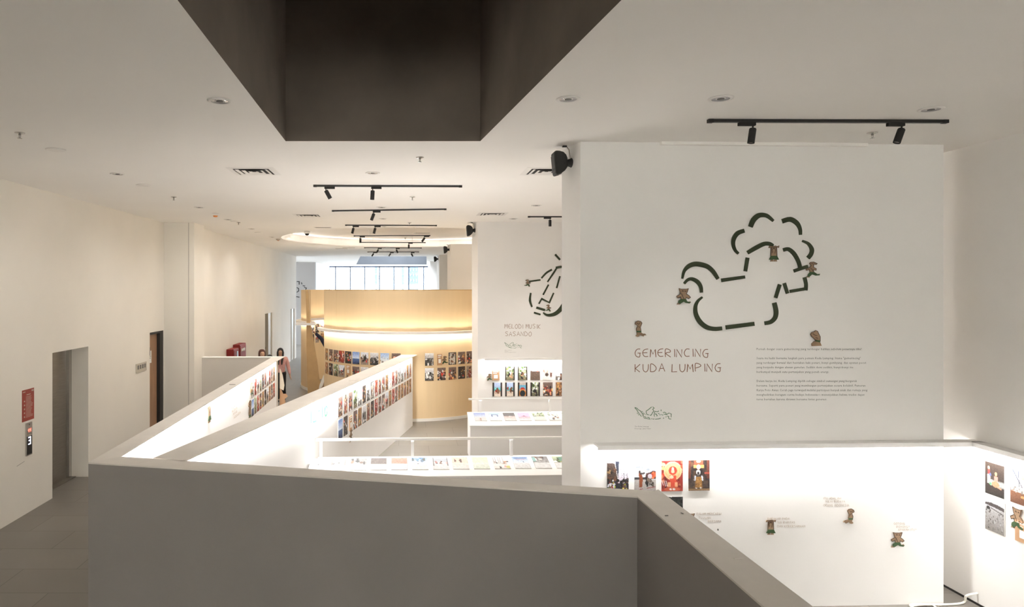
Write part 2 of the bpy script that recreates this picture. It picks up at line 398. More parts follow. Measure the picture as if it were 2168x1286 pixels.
def light_shelf(a, b, n, z, proj, label, watts=None, color=WHITE, up=False):
    """ledge on a wall from a to b (plan), facing n, with an LED strip under it"""
    a, b, n = Vector(a), Vector(b), Vector(n).normalized(); c = (a+b)/2
    t = thing('light_shelf', label, 'shelf', (c.x, c.y, z), 0, 'lit ledges on the gallery walls')
    a2, b2 = a+n*proj, b+n*proj
    mb = MB().prism([tuple(a+n*.001), tuple(b+n*.001), tuple(b2), tuple(a2)], z-.02, z).prism([tuple(a2-n*.012), tuple(b2-n*.012), tuple(b2), tuple(a2)], z-.045, z-.02)
    mb.build('ledge', M['part'], t)
    q0, q1 = a+n*(proj*.55), b+n*(proj*.55); tt = (b-a).normalized()*.03; q0 += tt; q1 -= tt
    MB().prism([tuple(q0-n*.012), tuple(q1-n*.012), tuple(q1+n*.012), tuple(q0+n*.012)], z-.028, z-.02).build('led_channel', M['barlit'], t)
    L = (b-a).length
    strip_light((*q0, z-.031), (*q1, z-.031), .02, (watts or LED)*L, color, aim=(-n.x*.35, -n.y*.35, -1))
    return t
n1 = Vector((SL, -1)).normalized()
def finp(i, x): return Vector((x, FIN[i][1]+SL*(x-FIN[i][0])))
light_shelf(finp(0, 1.86), finp(0, RX-.002), n1, 1.665, .13, 'white lit ledge running across the horse mural wall')
light_shelf((RX, 1.0), (RX, 6.75), (-1, 0), 1.665, .13, 'white lit ledge along the right wall above its photographs')
light_shelf(finp(1, 1.70), finp(1, 5.44), n1, 1.665, .13, 'white lit ledge below the string instrument mural')
for i in (2, 3): light_shelf(finp(i, FIN[i][0]+.15), finp(i, 5.44), n1, 1.665, .13, ['', '', 'white lit ledge on the third wall fin, hidden by the booth', 'white lit ledge on the fourth wall fin, hidden by the booth'][i], color=WARM)

# thin conduit along the top of the horse mural wall
mb = MB(); a_ = FR1(1397, 304); b_ = FR1(1831, 308)
mb.prism([(a_.x, a_.y), (b_.x, b_.y), (b_.x, b_.y-.05), (a_.x, a_.y-.05)], 4.62, CZ)
tag(mb.build('cable_trunking', M['ceil']), 'thin white trunking along the ceiling above the horse mural', 'trunking')

# ------------------------------------------------------------------ low partitions (top at z = 1.6)
TZ = 1.6
def T(px, py): p = P(px, py, TZ); return (p.x, p.y)
def partition(label, body, cap, mats, name='partition_wall', z=TZ):
    cx = sum(p[0] for p in body)/len(body); cy = sum(p[1] for p in body)/len(body)
    t = thing(name, label, 'partition wall', (cx, cy, 0))
    MB().prism(body, 0, z-.012).build('panel', mats[0], t)
    MB().prism(cap, z-.012, z).build('top_board', mats[1], t)
    return t
A = T(187, 980); B = T(1349, 1051.5); A2 = T(255, 967); B2 = T(1388, 1039)
Rn = (1.83, .6); Rn2 = (2.10, .6)
# the cap of the front parapet turns the corner and runs back towards the camera
capf = [A, B, Rn, Rn2, (2.0, 5.36), T(1385, 1040), T(1188, 1028), A2]
t = thing('parapet_wall', 'long white parapet with shade-darkened face paint across the foreground, bending back on the right', 'parapet', (A[0], A[1], 0))
ins = lambda p, dx, dy: (p[0]+dx, p[1]+dy)
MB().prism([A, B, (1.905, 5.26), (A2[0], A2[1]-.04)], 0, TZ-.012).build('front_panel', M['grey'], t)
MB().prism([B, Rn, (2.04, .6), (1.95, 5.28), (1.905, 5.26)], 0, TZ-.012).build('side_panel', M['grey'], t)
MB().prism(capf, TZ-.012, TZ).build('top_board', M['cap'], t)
# left arm
Lo = (-3.10, 15.58); Li = (-2.835, 15.58)
partition('left white partition receding from the parapet, photographs on its lit inner face', [A, (A2[0]-.06, A2[1]), (-2.90, 15.1), (-3.10, 15.1)],
          [A, A2, (-2.835, 15.05), (-2.835, 15.78), (-3.10, 15.57)], (M['part'], M['cap']))
# frontal partition
fy = 15.57
t = partition('grey low partition between the cream pillar and the left partition', [(-4.86, fy), (-3.1, fy), (-2.99, fy+.1), (-2.99, fy+.19), (-4.86, fy+.19)],
              [(-4.90, fy-.01), (-3.1, fy-.01), (-2.84, fy+.22), (-4.90, fy+.22)], (M['greyl'], M['part']))
MB().box(-4.875, -4.79, fy-.012, fy+.2, 0, TZ-.012).build('edge_board', M['part'], t)
# middle arm
mL0 = Vector(T(325, 970)); mL1 = Vector(T(854, 750)); mR0 = Vector(T(390, 977)); mR1 = Vector(T(883.6, 751.5)); mE = Vector(T(877, 757))
u = (mE-mR0).normalized(); nr = Vector((u.y, -u.x))
partition('middle white partition with two rows of photographs and green numerals', [tuple(mL0+nr*.05), tuple(mR0-nr*.06), tuple(mE-nr*.06+u*.1), tuple(mL1-u*.42+nr*.05)],
          [tuple(mL0), tuple(mR0), tuple(mR1), tuple(mL1)], (M['part'], M['cap']))
pm0 = mR0-nr*.06; nM = Vector((nr.x, nr.y, 0)); FRM = fr_plane(Vector((pm0.x, pm0.y, 0)), nM)
lu = Vector((-2.90-(A2[0]-.06), 15.1-A2[1])).normalized(); ln = Vector((lu.y, -lu.x)); pl0 = Vector((A2[0]-.06, A2[1], 0)); nA = Vector((ln.x, ln.y, 0)); FRA = fr_plane(pl0, nA)
# LED strips under the cap overhangs
def cap_led(p, q, n, watts=LED):
    p, q, n = Vector(p), Vector(q), Vector(n)
    strip_light((*(p+n*.035), TZ-.016), (*(q+n*.035), TZ-.016), .02, watts*(q-p).length, WHITE, aim=(-n.x*.2, -n.y*.2, -1))
cap_led(pl0.xy+lu*.15, Vector((-2.90, 15.1))-lu*.1, ln)
cap_led(pm0+u*.15, mE-nr*.06-u*.05, nr)
cap_led((-2.55, 6.36), (1.7, 5.42), Vector((.2, 1)).normalized(), LED*.6)
# scuff marks and scraps on the parapet top
def scrap(px, py, s, rz, label, m):
    p = P(px, py, TZ); o = MB().plate([(-s, -s*.3), (s*.9, -s*.35), (s, s*.25), (-s*.8, s*.35)], lambda a, b, d: Vector((a*math.cos(rz)-b*math.sin(rz), a*math.sin(rz)+b*math.cos(rz), d)), 0, .004).build('paint_flake', m, local=True)
    o.location = (p.x, p.y, TZ+.0005); tag(o, label, 'paint flake', 'paint flakes on the partition tops')
for px, py, s, rz, lab in ((1562, 1183, .03, .3, 'curled tan paint flake on the bent right part of the parapet top'), (1520, 1123, .012, 1.2, 'small dark flake on the parapet top near its outer edge'),
                           (1411, 1093, .013, .2, 'small flake on the parapet top just past the corner'), (1444, 1088, .011, 2, 'tiny flake beside the outer edge of the parapet top'),
                           (748, 806, .09, .4, 'flat pale flake on the middle partition top near its far end'), (492, 815, .05, 0, 'thin dark flake on the left partition top')):
    scrap(px, py, s, rz, lab, M['cap'] if 'pale' in lab or 'tan' in lab else M['inkgrey'])

# ------------------------------------------------------------------ curved wooden booth
BC = Vector((.05, 18.45)); BR = 2.3; BH = 3.14
def bp(th, r=BR): return Vector((BC.x+r*math.sin(th), BC.y-r*math.cos(th)))   # th = 0 faces the camera
def arcwall(mb, c, r0, r1, t0, t1, z0, z1, n=64, mi=0):
    pts = lambda r, z: [(c.x+r*math.sin(t0+(t1-t0)*i/n), c.y-r*math.cos(t0+(t1-t0)*i/n), z) for i in range(n+1)]
    vs = pts(r0, z0)+pts(r0, z1)+pts(r1, z0)+pts(r1, z1); k = n+1; fs = []
    for i in range(n): fs += [(k+i, k+i+1, i+1, i), (2*k+i, 2*k+i+1, 3*k+i+1, 3*k+i)]
    mb.add(vs, fs, mi, True); fs = []
    for i in range(n): fs += [(k+i, 3*k+i, 3*k+i+1, k+i+1), (i, i+1, 2*k+i+1, 2*k+i)]
    fs += [(0, k, 3*k, 2*k), (n, 2*k+n, 3*k+n, k+n)]
    mb.add(vs, fs, mi); return mb
R = math.radians
booth = thing('curved_booth_wall', 'convex pale wood booth wall in the middle distance, photographs around it', 'display wall', (BC.x, BC.y, 0))
arcwall(MB(), BC, BR, BR-.12, R(-75), R(118), 0, BH).build('wood_panel', M['wood'], booth)
mb = MB()
for thd in (-52, -33, -14.5, -2, 14, 27, 40): b_ = bp(R(thd)); mb.obox(Matrix.Translation((b_.x, b_.y, BH/2)) @ Matrix.Rotation(R(thd), 4, 'Z'), .004, .002, BH-.02)
mb.build('panel_seams', M['wood'], booth)
arcwall(MB(), BC, BR+.012, BR, R(-75), R(118), 0, .07).build('skirting', M['skirt'], booth)
arcwall(MB(), BC, BR+.16, BR, R(-80), R(118), 2.09, 2.155).build('ring_shelf', M['part'], booth)
arcwall(MB(), BC, BR-.001, BR-.125, R(-75), R(118), BH, BH+.02).build('top_trim', M['wood2'], booth)
def ring_leds(c, r, t0, t1, z, n, watts, up=True, sgn=1):
    for i in range(n):
        a0 = t0+(t1-t0)*i/n; a1 = t0+(t1-t0)*(i+1)/n; am = (a0+a1)/2
        p = (c.x+r*math.sin(a0), c.y-r*math.cos(a0)); q = (c.x+r*math.sin(a1), c.y-r*math.cos(a1))
        nn = (math.sin(am)*sgn, -math.cos(am)*sgn); L = math.dist(p, q)
        strip_light((*p, z-.065), (*q, z-.065), .02, watts*L, (1, .93, .80), aim=(-nn[0]*.25, -nn[1]*.25, -1))
        if up:
            r2 = r+.055*sgn; p = (c.x+r2*math.sin(a0), c.y-r2*math.cos(a0)); q = (c.x+r2*math.sin(a1), c.y-r2*math.cos(a1))
            strip_light((*p, z+.008), (*q, z+.008), .02, watts*.5*L, (1, .88, .70), aim=(nn[0]*.5, nn[1]*.5, 1))
ring_leds(BC, BR+.08, R(-78), R(112), 2.155, 11, LED*.8)
# second, concave piece behind the entrance gap
B2C = Vector((-.95, 22.35)); B2R = 2.5
bo2 = thing('curved_booth_wall', 'pale wood booth wall left of the entrance gap, tapered end board', 'display wall', (B2C.x, B2C.y, 0))
arcwall(MB(), B2C, B2R, B2R-.07, R(-225), R(-56), 0, BH).build('wood_panel', M['wood'], bo2)
arcwall(MB(), B2C, B2R+.012, B2R, R(-225), R(-56), 0, .09).build('skirting', M['skirt'], bo2)
arcwall(MB(), B2C, B2R+.16, B2R, R(-150), R(-50), 2.09, 2.155).build('ring_shelf', M['part'], bo2)
arcwall(MB(), B2C, B2R-.07, B2R-.22, R(-225), R(-56), 2.09, 2.155).build('ring_shelf', M['part'], bo2)
e0 = PY(650.5, 0, 20.35)
eb = [PY(649, 617, 20.3), PY(653.5, 617, 20.3), PY(656.5, 680, 20.2), PY(663, 722, 20.1), PY(669.5, 765, 20.0), PY(677, 830, 19.9)]
ebl = [PY(649, 617, 20.3), PY(650, 680, 20.2), PY(646, 735, 20.1), PY(644, 800, 20.0), PY(648.5, 838, 19.95)]
z0 = lambda v: Vector((v.x, v.y, max(v.z, 0)))
xb0, xb1 = PY(649.5, 838, 19.95).x, PY(684, 838, 19.9).x
mb = MB(); prof = [(xb0, 0), (xb1, 0), (PY(674, 800, 20).x, .5), (PY(669.5, 765, 20).x, 1.03), (PY(663, 722, 20.1).x, 1.62), (PY(656.5, 680, 20.2).x, 2.2), (PY(653.5, 617, 20.3).x, BH), (PY(648.5, 617, 20.3).x, BH), (PY(649.5, 680, 20.2).x, 2.2), (PY(647, 735, 20).x, 1.45)]
nv = len(prof); mb.add([(x, 20.15, z) for x, z in prof]+[(x, 20.24, z) for x, z in prof], [tuple(range(nv)), tuple(range(nv, 2*nv))[::-1]]+[(i, (i+1) % nv, nv+(i+1) % nv, nv+i) for i in range(nv)])
mb.build('end_board', M['wood2'], bo2)
MB().box(xb0-.35, xb1-.25, 20.02, 20.30, 2.09, 2.155).build('shelf_return', M['part'], bo2)
ring_leds(B2C, B2R+.08, R(-140), R(-52), 2.155, 5, LED*.5)
ring_leds(B2C, B2R-.15, R(-215), R(-62), 2.155, 8, LED*.6, sgn=-1)

# ------------------------------------------------------------------ slanted display tables with LED bars
def table(label, x0, x1, yb, yf, zb, zf, bar_x, posts, blabel):
    t = thing('display_table', label, 'display table', (x0, yb, 0))
    s = lambda x, y: y+SL*(x-x0)
    vs = []
    for x in (x0, x1):
        vs += [(x, s(x, yf), 0), (x, s(x, yb), 0), (x, s(x, yb), zb-.02), (x, s(x, yf), zf-.02)]
    MB().add(vs, [(0, 1, 2, 3), (4, 5, 6, 7), (0, 1, 5, 4), (1, 2, 6, 5), (2, 3, 7, 6), (3, 0, 4, 7)]).build('cabinet', M['part'], t)
    vs = []
    for x in (x0-.01, x1):
        vs += [(x, s(x, yf-.015), zf-.02), (x, s(x, yb+.01), zb-.02), (x, s(x, yb+.01), zb), (x, s(x, yf-.015), zf)]
    MB().add(vs, [(0, 1, 2, 3), (4, 5, 6, 7), (0, 1, 5, 4), (1, 2, 6, 5), (2, 3, 7, 6), (3, 0, 4, 7)]).build('sloping_top', M['part'], t)
    zz = zb+.25; xa, xe = bar_x
    l = thing('table_light_bar', blabel, 'light bar', (xa, s(xa, yb), zb), 0, 'LED bars over the display tables')
    MB().prism([(xa, s(xa, yb)-.03), (xe, s(xe, yb)-.03), (xe, s(xe, yb)+.03), (xa, s(xa, yb)+.03)], zz-.015, zz+.015).build('bar', M['barlit'], l)
    for x in posts: MB().box(x-.022, x+.022, s(x, yb)-.012, s(x, yb)+.0, zb-.01, zz-.015).build('post', M['barlit'], l)
    strip_light((xa+.05, s(xa, yb)-.01, zz-.018), (xe-.05, s(xe, yb)-.01, zz-.018), .02, LED*.2*(xe-xa), WHITE, aim=(0, -.75, -1))
    if 'near' in blabel: strip_light((xa+.05, s(xa, yb)-.01, zz+.018), (.7, s(.7, yb)-.01, zz+.018), .03, BAR_UP*2.1*(.7-xa), SOFT, aim=(0, 0, 1))  # upward strip added to brighten the ceiling and upper left wall
    return s
s1 = table('long sloping white display table under the near light bar', -1.24, 5.3, 9.6, 9.05, .79, .66, (-1.28, 5.2), (-1.21, .09, 1.51, 2.9), 'thin white light bar on posts over the near display table')
s2 = table('shorter sloping white display table in front of the instrument mural', 1.19, 5.3, 13.1, 12.55, .79, .64, (1.21, 5.2), (1.44, 2.8, 4.2), 'thin white light bar on posts over the farther display table')

# ------------------------------------------------------------------ picture painter
rng = np.random.RandomState(7)
def L3(c): return np.array(lin(c))
class Pic:
    def __init__(s, nx, ny, base, seed=0, noise=.06):
        s.nx, s.ny = nx, ny; s.y, s.x = np.mgrid[0:ny, 0:nx]; s.x = (s.x+.5)/nx; s.y = 1-(s.y+.5)/ny   # y up, row 0 = top
        s.a = np.zeros((ny, nx, 3))+np.array(base, float); s.r = np.random.RandomState(seed)
    def grad(s, y0, y1, c0, c1):
        t = np.clip((s.y-y0)/max(1e-6, y1-y0), 0, 1)[..., None]; m = ((s.y >= min(y0, y1)) & (s.y <= max(y0, y1)))[..., None]
        s.a = np.where(m, np.array(c0)*(1-t)+np.array(c1)*t, s.a); return s
    def rect(s, x0, x1, y0, y1, c): m = (s.x >= x0) & (s.x <= x1) & (s.y >= y0) & (s.y <= y1); s.a[m] = c; return s
    def ell(s, x, y, rx, ry, c): m = ((s.x-x)/rx)**2+((s.y-y)/ry)**2 < 1; s.a[m] = c; return s
    def ring(s, x, y, rx, ry, w, c): q = ((s.x-x)/rx)**2+((s.y-y)/ry)**2; s.a[(q < 1) & (q > (1-w)**2)] = c; return s
    def line(s, x0, y0, x1, y1, w, c):
        d = np.array([x1-x0, y1-y0]); L = max(1e-6, (d**2).sum()); t = np.clip(((s.x-x0)*d[0]+(s.y-y0)*d[1])/L, 0, 1)
        s.a[np.hypot(s.x-x0-t*d[0], s.y-y0-t*d[1]) < w] = c; return s
    def poly(s, pts, c):
        m = np.zeros(s.x.shape, bool); n = len(pts)
        for i in range(n):
            (x1, y1), (x2, y2) = pts[i], pts[(i+1) % n]
            if y1 == y2: continue
            m ^= ((y1 > s.y) != (y2 > s.y)) & (s.x < (x2-x1)*(s.y-y1)/(y2-y1)+x1)
        s.a[m] = c; return s
    def specks(s, n, x0, x1, y0, y1, cols, smin=.02, smax=.07, k=1.0):
        for _ in range(n):
            c = np.array(cols[s.r.randint(len(cols))])*s.r.uniform(.75, 1.25)
            s.ell(s.r.uniform(x0, x1), s.r.uniform(y0, y1), s.r.uniform(smin, smax), s.r.uniform(smin, smax)*k, c)
        return s
    def done(s, noise=12):
        s.a = s.a*(.86 if s.nx in (48, 18) and s.ny in (68, 24) else 1)+s.r.normal(0, noise, s.a.shape[:2])[..., None]; s.a = np.clip(s.a, 3, 250)/255
        return np.where(s.a <= .04045, s.a/12.92, ((s.a+.055)/1.055)**2.4)
BLK = (28, 22, 20); WHT = (232, 230, 228); SKY = (205, 215, 228); RED = (176, 52, 40); GRN = (70, 92, 48); BRN = (98, 66, 48); SKIN = (176, 128, 98); GRY = (120, 116, 112); OCH = (186, 146, 84); BLU = (64, 92, 148); DKB = (44, 38, 52); PNK = (196, 140, 136)
def quick(kind, seed, nx=16, ny=24):
    r = np.random.RandomState(seed); p = Pic(nx, ny, GRY, seed)
    if kind == 'sea': p.grad(.45, 1, (196, 206, 226), (92, 120, 176)).grad(0, .45, (30, 42, 76), (74, 98, 142)).specks(3, 0, 1, 0, .1, [BLK], .05, .15)
    elif kind == 'sky': p.grad(.3, 1, (222, 226, 236), (140, 166, 206)).grad(0, .3, (60, 58, 60), (120, 112, 104)).specks(10, 0, 1, .05, .4, [BLK, GRY, WHT, BRN], .05, .13)
    elif kind == 'street': p.grad(.55, 1, (214, 216, 222), (190, 196, 208)).grad(0, .55, (146, 130, 116), (110, 96, 88)).specks(14, 0, 1, .25, .7, [BLK, BRN, DKB, RED, GRY], .05, .15)
    elif kind == 'crowd': p.grad(0, 1, (60, 46, 42), (110, 92, 84)).specks(26, 0, 1, .05, .75, [RED, BLK, WHT, SKIN, OCH, BRN], .04, .11)
    elif kind == 'dark': p.grad(0, 1, (36, 28, 26), (56, 44, 40)).specks(12, .1, .9, .15, .85, [OCH, RED, WHT, BRN, BLK], .03, .1)
    elif kind == 'green': p.grad(0, 1, (92, 86, 64), (180, 192, 160)).specks(22, 0, 1, .3, 1, [GRN, (110, 130, 72), (48, 62, 34), WHT], .05, .13).specks(5, .3, .7, .1, .5, [BRN, BLK, SKIN], .06, .12)
    elif kind == 'figure': p.grad(0, 1, (120, 96, 80), (150, 132, 118)).specks(12, 0, 1, 0, 1, [BRN, GRY, OCH, BLK], .05, .13).ell(.5, .35, .2, .3, (116, 50, 42)).ell(.5, .72, .1, .09, SKIN).ell(.5, .8, .11, .06, BLK)
    elif kind == 'red': p.grad(0, 1, (110, 40, 32), (150, 64, 48)).specks(18, 0, 1, 0, 1, [RED, (212, 96, 66), BLK, OCH, WHT], .04, .12)
    elif kind == 'brown': p.grad(0, 1, (112, 76, 48), (150, 108, 68)).specks(18, 0, 1, .05, .95, [BRN, OCH, BLK, SKIN, GRN], .04, .12)
    elif kind == 'mono': p.grad(.6, 1, (170, 170, 174), (210, 210, 212)).grad(0, .6, (50, 48, 46), (80, 78, 76)).specks(16, 0, 1, .05, .6, [BLK, GRY, WHT], .04, .13)
    elif kind == 'white': p.grad(0, 1, (214, 208, 202), (226, 226, 230)).specks(12, .1, .9, .1, .7, [BRN, SKIN, BLK, WHT, PNK], .04, .1)
    elif kind == 'pink': p.grad(.45, 1, (214, 160, 186), (226, 150, 180)).grad(0, .45, (226, 224, 224), (170, 150, 160)).poly([(.2, .48), (.5, .62), (.75, .5)], (110, 78, 100))
    elif kind == 'beach': p.grad(.6, 1, (150, 170, 200), (176, 190, 220)).grad(.4, .62, (80, 170, 176), (110, 190, 196)).grad(0, .4, (206, 196, 184), (186, 166, 150)).specks(7, .25, .7, .3, .6, [BLK, BRN, RED], .06, .13)
    elif kind == 'grey': p.grad(0, 1, (190, 186, 182), (116, 112, 112)).specks(8, 0, 1, .4, 1, [GRY, BLK, WHT, BRN], .05, .14)
    elif kind == 'blackframe': p.grad(0, 1, (196, 188, 176), (150, 148, 144)).specks(12, .2, .8, .1, .9, [BRN, GRY, BLK, SKIN], .05, .12)
    if kind in ('blackframe',): p.rect(0, .14, 0, 1, BLK).rect(.86, 1, 0, 1, BLK).rect(0, 1, .93, 1, BLK).rect(0, 1, 0, .07, BLK)
    p.specks(16, 0, 1, 0, .8, [WHT, BLK, SKIN, GRY, (216, 206, 196)], .012, .045) if kind not in ('sea', 'pink', 'white') else None
    p.a = p.a*1.12
    return p
def bars(p, w=.16): return p.rect(0, w, 0, 1, (44, 34, 30)).rect(1-w, 1, 0, 1, (44, 34, 30))

def photo(arr, origin, ax, up, nrm, w, h, label, group, t=.010, name='photo_print', gap=.0):
    """one mounted print: centre origin, width axis ax, height axis up, facing nrm"""
    ny, nx, _ = arr.shape
    ax, up, nrm = Vector(ax).normalized(), Vector(up).normalized(), Vector(nrm).normalized()
    X, Y = np.meshgrid(np.linspace(-w/2, w/2, nx), np.linspace(h/2, -h/2, ny))
    v = np.stack([X.ravel(), Y.ravel(), np.full(nx*ny, t)], 1).tolist()
    f = [(j*nx+i, (j+1)*nx+i, (j+1)*nx+i+1, j*nx+i+1) for j in range(ny-1) for i in range(nx-1)]
    col = arr.reshape(-1, 3).tolist(); k = len(v); e = .002
    ring = [(-w/2, h/2), (-w/2, -h/2), (w/2, -h/2), (w/2, h/2)]
    v += [(x, y, t) for x, y in ring]+[(x, y, 0) for x, y in ring]; col += [(.62, .6, .57)]*8
    f += [(k+i, k+4+i, k+4+(i+1) % 4, k+(i+1) % 4) for i in range(4)]+[(k+7, k+6, k+5, k+4)]
    me = bpy.data.meshes.new(name); me.from_pydata(v, [], f); me.materials.append(M['print'])
    ca = me.color_attributes.new('picture', 'FLOAT_COLOR', 'POINT')
    ca.data.foreach_set('color', np.hstack([np.array(col), np.ones((len(col), 1))]).astype(np.float32).ravel())
    o = bpy.data.objects.new(name, me); C.objects.link(o)
    m = Matrix((ax, up, nrm)).transposed().to_4x4(); m.translation = Vector(origin)+nrm*(.001+gap); o.matrix_world = m
    return tag(o, label, 'photograph', group)

def wall_photo(arr, fr, n, px0, px1, pyc, w, h, label, group):
    """print on a vertical wall: its middle is seen at ((px0+px1)/2, pyc)"""
    c = fr((px0+px1)/2, pyc); ax = Vector((0, 0, 1)).cross(n).normalized()
    return photo(arr, c, ax, (0, 0, 1), n, w, h, label, group)
def at_z(fr, px, z, n, x_axis=None):
    a = fr(px, CY+40); return Vector((a.x, a.y, z))

ZU, ZL, PW, PH = 1.325, .972, .21, .31       # centre heights of the two rows, print size
# --- four large prints and one half hidden on the horse mural wall
n = fin_plane(0)[1]; G = 'photographs under the ledge of the horse mural wall'
NX, NY = 48, 68
p = Pic(NX, NY, (228, 230, 240), 1).grad(.3, 1, (226, 214, 226), (222, 228, 244)).poly([(0, .95), (.37, .93), (.5, .5), (.5, .3), (0, .3)], (74, 58, 50)).poly([(.38, 1), (.56, 1), (.54, .75), (.52, .45), (.47, .45)], (44, 50, 66)).line(.36, .96, .5, .45, .012, WHT)
p.ell(.12, .66, .12, .06, (150, 120, 80)).specks(14, 0, .4, .35, .8, [BLK, BRN, (60, 46, 40)], .03, .08).specks(50, 0, 1, .02, .42, [BLK, DKB, BLK, (60, 60, 62), BRN], .04, .1)
p.specks(16, .62, .9, .45, .85, [(90, 84, 80)], .006, .016).line(.93, .4, .94, .82, .008, GRY).line(.78, .3, .78, .6, .012, BLK).specks(18, 0, 1, .03, .38, [WHT, (150, 160, 60), RED, (120, 160, 170), (220, 200, 90)], .015, .04).poly([(.35, 0), (.6, 0), (.66, .3), (.45, .3)], (40, 42, 52))
wall_photo(p.done(), FR1, n, 1284, 1330.5, 1009.5, .217, .305, 'photo of a dark building and crowd under white sky, leftmost below the horse mural', G)
p = Pic(NX, NY, (170, 164, 160), 2).grad(.4, 1, (226, 228, 232), (196, 206, 216)).grad(0, .4, (166, 158, 154), (186, 180, 176)).specks(16, 0, 1, .6, 1, [(214, 220, 226), (188, 198, 210)], .06, .16, .4)
p.rect(0, .55, .4, .47, (58, 60, 64)).poly([(.5, .45), (.55, .6), (.7, .62), (.85, .68), (1, .66), (1, .42), (.5, .4)], (84, 52, 50)).specks(10, .8, 1, .45, .6, [(224, 80, 50), (236, 120, 70)], .03, .06).ell(.25, .63, .05, .06, (60, 46, 44)).poly([(.2, .6), (.34, .6), (.4, .42), (.36, .14), (.22, .14), (.24, .4)], (140, 70, 36)).line(.3, .58, .46, .6, .03, (70, 60, 60)).ell(.72, .5, .1, .08, (206, 196, 206)).specks(16, .56, .86, .2, .42, [(70, 62, 60), BLK, (110, 96, 84)], .03, .07).line(.25, .08, .38, .1, .012, (150, 70, 70)).line(.6, .12, .95, .16, .014, (150, 84, 84))
wall_photo(p.done(8), FR1, n, 1342, 1388, 1008.5, .217, .305, 'photo of a standing dancer beside a kneeling one under a pale cloudy sky', G)
p = Pic(NX, NY, (176, 64, 44), 3).grad(0, 1, (168, 56, 40), (128, 36, 32)).specks(46, 0, 1, .1, .95, [(200, 70, 46), (120, 30, 26), (226, 130, 90), (90, 24, 22)], .03, .08)
p.ell(.53, .66, .41, .3, (226, 178, 128)).ring(.53, .66, .41, .3, .05, (246, 216, 170)).ring(.53, .66, .33, .24, .05, (210, 150, 104)).ell(.53, .67, .19, .14, (206, 62, 42)).ell(.53, .71, .05, .07, (250, 226, 204)).ell(.53, .64, .08, .05, (240, 190, 160)).poly([(.38, .52), (.68, .52), (.7, .3), (.64, .1), (.44, .1), (.4, .3)], (208, 74, 48)).ell(.47, .46, .1, .05, (244, 200, 170)).rect(.3, .44, .15, .3, (234, 170, 128)).rect(.62, .76, .15, .3, (234, 170, 128)).ell(.5, .07, .36, .07, (196, 96, 66)).ell(.43, .07, .05, .03, WHT).ell(.58, .07, .06, .03, WHT).ell(.1, .86, .1, .06, (246, 190, 140)).ell(.08, .74, .11, .05, (240, 176, 120)).ell(.95, .94, .06, .06, (240, 96, 70)).ell(.95, .8, .07, .06, (226, 80, 50))
p.line(.05, .34, .1, .2, .012, WHT).line(.14, .34, .2, .18, .012, WHT).line(.22, .34, .28, .18, .012, WHT)
wall_photo(p.done(8), FR1, n, 1399, 1445, 1007.6, .217, .305, 'bright red photo of a figure before a round gold screen with lanterns', G)
p = Pic(NX, NY, (58, 44, 38), 4).specks(60, 0, 1, 0, 1, [(66, 50, 40), (40, 32, 30), (90, 64, 46), (52, 50, 52)], .04, .1).rect(0, .12, .4, 1, (108, 56, 40)).rect(.86, 1, .4, 1, (100, 52, 38)).rect(.28, .68, .86, 1, (196, 84, 60)).ell(.48, .95, .1, .04, WHT).rect(.26, .72, .74, .84, (226, 160, 96)).ell(.48, .77, .1, .08, (238, 190, 176)).ell(.47, .6, .1, .08, (226, 222, 222)).ell(.47, .57, .06, .05, (40, 34, 40)).poly([(.36, .46), (.62, .46), (.66, .1), (.32, .1)], (156, 112, 56)).specks(20, .36, .62, .12, .42, [(120, 84, 44), (186, 140, 76)], .015, .03).line(.33, .46, .31, .36, .035, (214, 220, 232)).line(.64, .46, .67, .36, .035, (214, 220, 232)).rect(.76, .98, .54, .6, (170, 78, 60)).rect(0, 1, .02, .08, (140, 110, 76)).ell(.38, .09, .04, .02, WHT).ell(.58, .1, .04, .02, WHT)
for k in range(6): p.line(.05+k*.05, .1, .3, .5-.04*k, .006, (96, 80, 70)); p.line(.95-k*.04, .12, .7, .5-.04*k, .006, (92, 76, 66))
wall_photo(p.done(8), FR1, n, 1456, 1501.5, 1006.5, .217, .305, 'dark brown photo of a person in a patterned gold dress below the horse mural', G)
p = Pic(NX, NY, (214, 212, 210), 5).poly([(.3, 1), (.55, .96), (1, 1), (1, .2), (.4, .5), (.75, .7)], (46, 48, 46)).specks(40, .5, 1, .6, 1, [(40, 44, 40), (70, 74, 70), (28, 30, 30)], .03, .08).grad(0, .2, (60, 58, 56), (70, 68, 66))
wall_photo(p.done(), FR1, n, 1399, 1445, 1084, .217, .305, 'black and white tree photo in the lower row, partly hidden by the parapet', G)
# --- right wall
G = 'photographs on the right wall under the ledge'
def right_photo(arr, y, z, label, w=.215, h=.315): photo(arr, (RX, y, z), (0, -1, 0), (0, 0, 1), (-1, 0, 0), w, h, label, G)
p = Pic(NX, NY, (52, 40, 34), 6).grad(0, 1, (44, 34, 30), (72, 56, 46)).rect(.2, 1, .32, .46, (150, 160, 150))
for k in range(12): p.line(.28+k*.065, .3, .28+k*.065, .47, .01, (236, 240, 236))
p.ell(.2, .82, .06, .05, (230, 196, 160)).poly([(.14, .76), (.27, .76), (.28, .6), (.14, .6)], (150, 60, 56)).line(.17, .58, .16, .38, .045, (226, 214, 206)).line(.24, .58, .28, .42, .035, (220, 208, 200)).ell(.28, .62, .05, .05, (96, 110, 160)).ell(.57, .68, .06, .06, (220, 170, 120)).poly([(.48, .6), (.66, .6), (.68, .42), (.48, .42)], (206, 140, 128)).ell(.55, .36, .2, .09, (190, 140, 104)).line(.66, .3, .82, .27, .03, (206, 150, 120)).grad(0, .12, (40, 36, 32), (52, 44, 38)).ell(.3, .34, .05, .04, (90, 190, 120))
